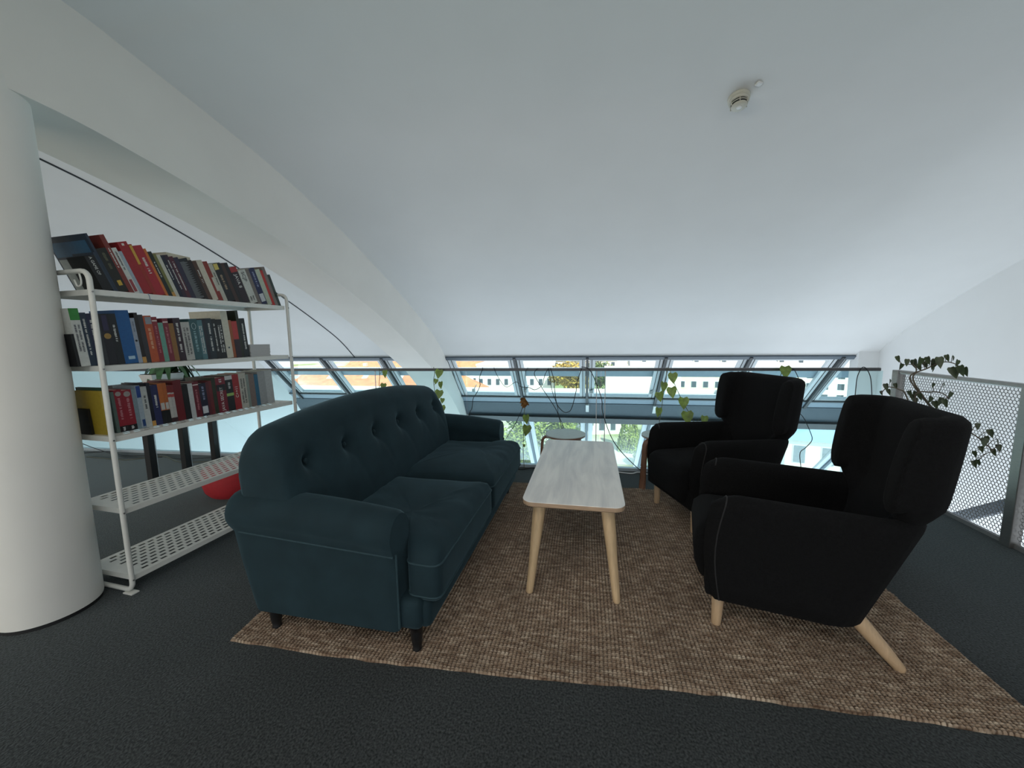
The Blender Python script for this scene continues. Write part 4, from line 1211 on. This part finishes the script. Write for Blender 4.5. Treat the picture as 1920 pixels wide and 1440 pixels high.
def vine(label, stem, leaves, off=-.045, r=.003):
    top = railpt(stem[0][0], stem[0][1], off)
    t = thing('trailing_vine', label, 'vine', (0, 0, 0), 0, 'vines trailing over the railing')
    P = catmull([railpt(x, y, off) for x, y in stem], 5)
    MB().tube(P, r, 5).put('stem', M_stem, t, smooth=True)
    mb = MB(); pet = MB()
    for k, (x, y, s) in enumerate(leaves):
        p = railpt(x, y, off-.02); q = min(P, key=lambda w: (w-p).length)
        a = hnoise(k, x)*2-1
        leafmesh(mb, p+Vector((0, 0, s*.45)), s, (a*.7, -1, .25), (.35*a, 0, 1))
        pet.tube([q, (q+p)/2+Vector((0, 0, s*.5)), p+Vector((0, 0, s*.47))], .0018, 5)
    mb.put('foliage', M_leaf, t, smooth=True); pet.put('petioles', M_stem, t, smooth=True)
    return t
vine('green vine with heart-shaped leaves hanging just right of the sofa back', [(813, 688), (815, 700), (813, 715), (815, 735), (813, 760), (818, 790)], [(824, 702, .085), (818, 716, .05), (827, 723, .07), (824, 741, .09), (830, 752, .05), (828, 769, .09), (822, 758, .05)])
vine('tiny vine with two leaves dangling above the highest part of the sofa back', [(711, 690), (712, 705), (711, 722), (714, 738)], [(723, 702, .075), (720, 726, .07)])
vine('vine trailing down past the far sofa arm with leaves near its end', [(985, 760), (983, 775), (982, 800), (981, 848), (984, 890)], [(987, 787, .085), (988, 808, .10), (983, 836, .03)])
vine('vine with yellow-green leaves slanting towards the far armchair headrest', [(1252, 689), (1256, 695), (1264, 718), (1278, 749), (1294, 778), (1306, 800)], [(1261, 710, .09), (1259, 737, .095), (1281, 757, .10), (1288, 784, .11), (1320, 789, .08)])
vine('straight vine hanging left of the slanting one above the far armchair', [(1250, 689), (1249, 710), (1243, 745), (1240, 770), (1236, 792)], [(1244, 727, .09), (1236, 745, .085), (1234, 774, .085)])
vine('single vine leaf draped over the handrail behind the far armchair', [(1462, 708), (1468, 694), (1474, 689), (1480, 692)], [(1471, 699, .10)])
t = thing('dried_plant_clump', 'brown and orange dried plant clump knotted at the mullion left of the table', 'dried plant', (0, 0, 0))
mb = MB()
for k in range(22):
    c = railpt(983+5*(hnoise(k, 1)-.5), 753+10*(hnoise(k, 2)-.5), -.05)
    leafmesh(mb, c, .035+.02*hnoise(k, 3), (hnoise(k, 4)-.5, -1, hnoise(k, 5)-.3), (hnoise(k, 6)-.5, .2, hnoise(k, 7)))
mb.put('dried_leaves', mat('dried_leaf', (.20, .09, .02), .7, var=.5), t)
MB().tube([railpt(984, 750, -.05), railpt(977, 772, -.05), railpt(966, 795, -.05), railpt(949, 822, -.05)], .0026, 5).put('stem', M_cable, t)
# cables lying at the foot of the glass, left
def floorline(label, pts, r=.005, m=None):
    o = MB().tube(catmull([(x, y, z) for x, y, z in pts], 6), r, 6).put('cable', m or M_cable, smooth=True)
    return tag(o, label, 'cable', 'cables lying on the carpet by the railing')
floorline('dark cable snaking along the carpet edge left behind the shelf', [(-6.6, 3.45, .006), (-6.0, 3.36, .006), (-5.5, 3.44, .03), (-5.2, 3.40, .006), (-4.8, 3.46, .006), (-4.4, 3.39, .006), (-4.0, 3.46, .02), (-3.6, 3.42, .006)])
floorline('thin dark cable propped against the glass at the far left', [(-6.3, 3.49, .22), (-5.9, 3.46, .10), (-5.5, 3.42, .03), (-5.1, 3.35, .006), (-4.7, 3.42, .006)], .004)
floorline('grey cable looping on the carpet behind the shelf legs', [(-5.6, 3.3, .006), (-5.0, 3.28, .006), (-4.6, 3.36, .04), (-4.3, 3.30, .006), (-3.9, 3.40, .006)], .006, mat('grey_cable', '55584f', .6))
floorline('black cable on the carpet along the glass near the sofa', [(-.75, 3.66, .006), (-.62, 3.62, .006), (-.52, 3.68, .006), (-.40, 3.65, .006), (-.2, 3.68, .006)])
floorline('white cable on the carpet along the glass left of the far armchair', [(.25, 3.70, .006), (.42, 3.66, .006), (.50, 3.69, .012), (.62, 3.65, .006), (.9, 3.66, .006)], .006, M_plastic)

# ============================================================ FIG TREE BY THE FENCE
fg = thing('potted_fig', 'sparse dark-leaved fig plant between the near armchair and the perforated fence', 'plant', (1.62, 2.48, 0))
MB().lathe([(.11, 0), (.13, .01), (.155, .25), (.16, .27), (.15, .275), (.145, .25)], n=32).put('pot', M_pot, fg, smooth=True)
MB().lathe([(.145, .235), (.0, .245)], n=32).put('soil', M_soil, fg)
FB = Vector((1.62, 2.48, 0))
def figpt(px, py, dist):
    d = ray(px, py); d = d/math.hypot(d.x, d.y); return EYE+d*dist-FB
top = [(1682, 675), (1690, 689), (1700, 681), (1713, 682), (1722, 690), (1733, 685), (1747, 691), (1760, 678), (1785, 674), (1795, 683), (1800, 694), (1808, 697), (1726, 679), (1738, 677), (1783, 697), (1774, 673), (1752, 682), (1789, 697)]
mid = [(1660, 725), (1668, 716), (1678, 724), (1665, 735), (1652, 738), (1705, 738), (1716, 740), (1750, 724), (1768, 723), (1782, 741), (1770, 755), (1752, 758), (1745, 750), (1715, 752), (1764, 752), (1724, 744), (1709, 745)]
low = [(1832, 800), (1855, 812), (1845, 828), (1868, 829), (1861, 848), (1825, 870), (1838, 843), (1833, 868), (1871, 840), (1849, 824), (1826, 852)]
mb = MB(); br = MB()
trunk = [Vector((0, 0, .24)), Vector((.10, .02, .45)), Vector((.25, .06, .68)), Vector((.36, .09, .80))]
br.tube(catmull(trunk, 5), .010, 7, r1=.006)
def spray(leaves, dist, root, nodes, seed, ls):
    P = catmull([root]+[figpt(x, y, dist) for x, y in nodes], 6)
    br.tube(P, .0045, 6, r1=.002)
    for k, (x, y) in enumerate(leaves):
        p = figpt(x, y, dist+.08*(hnoise(k, seed)-.5)); q = min(P, key=lambda w: (w-p).length)
        a = hnoise(k, seed+1)*2-1
        leafmesh(mb, p+Vector((0, 0, ls*.4)), ls*(.75+.5*hnoise(k, seed+2)), (a-.5, -1+abs(a)*.5, .2), (a*.9, .1, 1), .35, .62)
        if (q-p).length < .3: br.tube([q, (q+p)/2+Vector((0, 0, .015)), p+Vector((0, 0, ls*.4))], .0014, 5)
spray(top[:8], 3.15, trunk[-1], [(1708, 715), (1718, 696), (1712, 684), (1690, 684)], 3, .050)
spray(top[8:], 3.15, trunk[-1], [(1712, 712), (1740, 690), (1768, 679), (1790, 682), (1806, 695)], 5, .050)
spray(mid[:6], 3.15, trunk[-2], [(1700, 744), (1685, 730), (1665, 726), (1652, 737)], 7, .036)
spray(mid[6:], 3.15, trunk[-2], [(1716, 744), (1745, 735), (1768, 738), (1780, 748)], 9, .038)
spray(low, 3.0, trunk[1], [(1775, 800), (1820, 812), (1845, 830), (1862, 845)], 11, .038)
br.put('branches', M_bark, fg, smooth=True); mb.put('foliage', M_leafd, fg, smooth=True)

# ============================================================ OUTSIDE
GZ = -18.0
def ground():
    m = bpy.data.materials.new('city_ground'); m.use_nodes = True; nt = m.node_tree; N = nt.nodes; L = nt.links; p = N['Principled BSDF']
    p.inputs['Roughness'].default_value = .9
    tc = N.new('ShaderNodeTexCoord'); n = N.new('ShaderNodeTexNoise'); n.inputs['Scale'].default_value = .035; n.inputs['Detail'].default_value = 4
    L.new(tc.outputs['Object'], n.inputs['Vector']); r = N.new('ShaderNodeValToRGB'); e = r.color_ramp.elements
    e[0].position = .42; e[0].color = (.22, .26, .10, 1); e[1].position = .52; e[1].color = (.52, .48, .42, 1)
    L.new(n.outputs['Fac'], r.inputs['Fac']); L.new(r.outputs['Color'], p.inputs['Base Color'])
    tag(MB().box(-600, 600, 10.8, 900, GZ-.5, GZ).box(-600, 600, -300, 10.8, GZ-.5, GZ-.01).put('street_ground', m), kind='structure')
ground()
M_cream = mat('cream_render', (0.62, 0.56, 0.44), .9, var=.06, scale=.6)
M_whitew = mat('white_render', (0.78, 0.76, 0.70), .9, var=.04, scale=.6)
M_tile = mat('orange_roof_tiles', (0.62, 0.22, 0.10), .8, var=.25, scale=.8)
M_greyroof = mat('grey_roof_sheet', (0.42, 0.43, 0.45), .7, var=.1, scale=.5)
M_shut = mat('dark_window_glass', (0.05, 0.07, 0.09), .2)
M_redw = mat('red_render', (0.55, 0.12, 0.09), .8)
M_blueglass = mat('blue_roof_glass', (0.14, 0.30, 0.45), .25)
def house(label, x, y, w, d, hw_, hr, rz, wall, roof, kind='gable', nx=6, nz=2, dormers=0, skylights=0):
    t = thing('building', label, 'building', (x, y, GZ), rz)
    MB().box(-w/2, w/2, -d/2, d/2, 0, hw_).put('walls', wall, t)
    ov = .5
    if kind == 'flat': MB().box(-w/2-.2, w/2+.2, -d/2-.2, d/2+.2, hw_, hw_+.5).put('roof', roof, t)
    elif kind == 'gable':
        MB().prism([(-d/2-ov, hw_), (d/2+ov, hw_), (0, hw_+hr)], 'x', -w/2-ov, w/2+ov).put('roof', roof, t)
    else:
        a = w/2+ov; b = d/2+ov; c = max(.1, a-b)
        MB().add([(-a, -b, hw_), (a, -b, hw_), (a, b, hw_), (-a, b, hw_), (-c, 0, hw_+hr), (c, 0, hw_+hr)], [(0, 1, 5, 4), (1, 2, 5), (2, 3, 4, 5), (3, 0, 4), (0, 3, 2, 1)]).put('roof', roof, t)
    ww = w/nx*.42; fh = hw_/max(nz, 1)
    for i in range(nx):
        for j in range(nz):
            cx = -w/2+w*(i+.5)/nx; cz = fh*(j+.55)
            f = MB().box(cx-ww/2-.1, cx+ww/2+.1, -d/2-.08, -d/2, cz-fh*.27-.1, cz+fh*.27+.1).put('window', M_sash, t)
            MB().box(cx-ww/2, cx+ww/2, -d/2-.11, -d/2-.08, cz-fh*.27, cz+fh*.27).put('window_glass', M_shut, f)
    for i in range(dormers):
        cx = -w/2+w*(i+.5)/dormers; yb = -d/2*.62; zb = hw_+hr*.36
        f = MB().prism([(yb-.6, zb-.9), (yb-.6, zb+.9), (yb+2.5, zb+1.0), (yb+2.5, zb-.6)], 'x', cx-.9, cx+.9).put('dormer', wall, t)
        MB().box(cx-.55, cx+.55, yb-.66, yb-.6, zb-.5, zb+.6).put('window_glass', M_shut, f)
    for i in range(skylights):
        cx = -w/2+w*(i+.5)/skylights; yb = -d/2*.45; zb = hw_+hr*.55; s = hr/(d/2)
        MB().add([(cx-.8, yb-.9, zb-.9*s+.12), (cx+.8, yb-.9, zb-.9*s+.12), (cx+.8, yb+.9, zb+.9*s+.12), (cx-.8, yb+.9, zb+.9*s+.12)], [(0, 1, 2, 3)]).put('skylight', M_greyroof, t)
    if kind != 'flat':
        MB().box(w*.2-.5, w*.2+.5, .8, 2.0, hw_+hr*.55, hw_+hr+.8).put('chimney', wall, t)
    return t
house('long low building with a big orange tiled roof at the far left windows', -78, 104, 62, 26, 5.2, 6.0, .12, M_cream, M_tile, 'hip', 10, 2, 0, 6)
house('orange roofed building far behind the long one on the left', -70, 165, 70, 24, 7, 7, -.1, M_whitew, M_tile, 'gable', 12, 2, 6)
house('white building with an orange hip roof right of the long roof', -33.5, 100, 15, 13, 5, 4.2, .3, M_whitew, M_tile, 'hip', 4, 2)
house('small red walled annex below the white hip-roofed building', -33, 80, 12, 8, 3.6, 1, .25, M_redw, M_whitew, 'flat', 3, 1)
house('white flat-roofed building with rows of windows left of the middle', -22, 124, 24, 14, 10.5, 1, .05, M_whitew, M_whitew, 'flat', 9, 3)
house('distant orange roof left of the yellow tree', -19, 185, 20, 14, 8, 5, .2, M_cream, M_tile, 'gable', 5, 2)
house('plain white hall right of the middle mullion', 13.5, 104, 17, 18, 10.2, 1, -.04, M_whitew, M_whitew, 'flat', 1, 0)
house('grey latticed roof building behind the white hall', 2, 172, 16, 16, 9, 4, .5, M_cream, M_greyroof, 'hip', 4, 2)
house('cream building with grey dormered roof seen right of the vines', 36, 128, 44, 18, 9.5, 5.0, -.06, M_cream, M_greyroof, 'gable', 14, 3, 6)
house('long grey-roofed building with dormers at the far right windows', 88, 122, 62, 18, 9.0, 5.5, -.25, M_whitew, M_greyroof, 'gable', 18, 3, 9)
house('low building with a blue glass roof seen under the beam on the right', 37, 62, 16, 10, 4.5, 2.2, -.3, M_whitew, M_blueglass, 'gable', 5, 1)
house('small glazed pavilion among the trees below the middle windows', 3.5, 80, 9, 7, 3.0, 2.0, .2, M_whitew, M_blueglass, 'hip', 4, 1)
house('pale low house beside the conical tree under the beam', 17, 72, 9, 8, 4.5, 2.5, -.2, M_whitew, M_cream, 'gable', 3, 1)
def treemesh(name, rx, rz_, conical, n, seed):
    rnd = random.Random(seed); v = []; f = []
    lobes = [(rnd.uniform(-.5, .5)*rx, rnd.uniform(-.5, .5)*rx, rnd.uniform(-.4, .5)*rz_, rnd.uniform(.45, .7)) for _ in range(9)]
    for i in range(n):
        th = rnd.uniform(0, 2*pi); c = rnd.uniform(-1, 1); s = math.sqrt(1-c*c); r = rnd.uniform(.82, 1.02)
        if conical:
            h = rnd.uniform(-1, 1); rr = rx*(1-(h+1)/2)**.8*r+.1; p = Vector((rr*cos(th), rr*sin(th), h*rz_))
        else:
            l = lobes[rnd.randrange(9)]; p = Vector((l[0]+rx*l[3]*r*s*cos(th), l[1]+rx*l[3]*r*s*sin(th), l[2]+rz_*l[3]*r*c))
        q = Vector((rnd.uniform(-1, 1), rnd.uniform(-1, 1), rnd.uniform(-1, 1))).normalized(); w = q.cross(Vector((0, 0, 1)))
        if w.length < .1: w = Vector((1, 0, 0))
        w.normalize(); sz = rx*.085*rnd.uniform(.6, 1.3); b = len(v)
        v += [p-q*sz, p+w*sz*.7, p+q*sz, p-w*sz*.7]; f.append((b, b+1, b+2, b+3))
    me = bpy.data.meshes.new(name); me.from_pydata([tuple(x) for x in v], [], f); me.update(); return me
M_tg = [mat('tree_green', (.10, .16, .04), .8, var=.5, scale=1.2), mat('tree_yellow', (.42, .30, .05), .8, var=.4, scale=1.2), mat('tree_lime', (.22, .27, .06), .8, var=.45, scale=1.2)]
TM = {}
def tree(label, x, y, h, rx, kind, conical=False, group='trees outside'):
    key = (kind, conical)
    if key not in TM:
        me = treemesh('foliage', 1, 1, conical, 2600, 3+kind); me.materials.append(M_tg[kind]); TM[key] = me
    t = thing('tree', label, 'tree', (x, y, GZ), hnoise(x, y)*6, group)
    c = bpy.data.objects.new('foliage', TM[key]); COL.objects.link(c); c.parent = t
    rzz = h*.5 if conical else h*.42; c.location = (0, 0, h-rzz); c.scale = (rx, rx, rzz)
    MB().tube([(0, 0, 0), (.1, 0, h*.3), (0, .1, h*.6)], .22, 7, r1=.1).put('trunk', M_bark, t, smooth=True)
T = [('broad green tree at the left of the lower middle windows', -17.5, 63, 8.0, 3.6, 2), ('leafy green tree behind the first, beside the sofa arm', -10.8, 68, 8.4, 3.6, 0),
     ('pale green tree behind the round stool', -4.6, 60, 7.6, 3.2, 2), ('dark green tree between stool and middle mullion', -1.0, 73, 8.6, 3.8, 0),
     ('lime tree low behind the coffee table', -9.5, 56, 6.0, 3.2, 2), ('green tree low left below the windows', -20, 54, 7, 3.2, 0),
     ('yellow autumn tree left of the middle mullion', -5.2, 112, 12.2, 6.0, 1), ('dark green tree right beside the yellow autumn tree', 4.2, 122, 11.6, 4.0, 0),
     ('small round tree under the conical one', 8.6, 58, 3.4, 1.6, 2), ('far green treetops above the white building', -46, 210, 11, 9, 2), ('far yellowish treetops above the white building', -33, 215, 11.5, 9, 2),
     ('far yellow-green trees above the long orange roof', -84, 205, 11.5, 12, 1), ('distant golden tree right of the white hall', 24, 170, 13, 6, 1), ('dark tree at the far right behind the armchair', 62, 92, 9, 5, 0)]
for a in T: tree(*a)
tree('slim conical green tree seen under the beam right of the table', 7.2, 66, 8.2, 1.9, 2, True)
# outer ledge of this building below the upper windows
y0, z0 = slope(.16, .10)
tag(MB().box(-9, 4.2, 7.42, 8.5, -.02, .10).put('trim_6', M_greyroof), kind='structure')
tag(MB().box(-9, 4.2, 8.42, 8.5, .10, .16).put('trim_7', M_whitew), kind='structure')
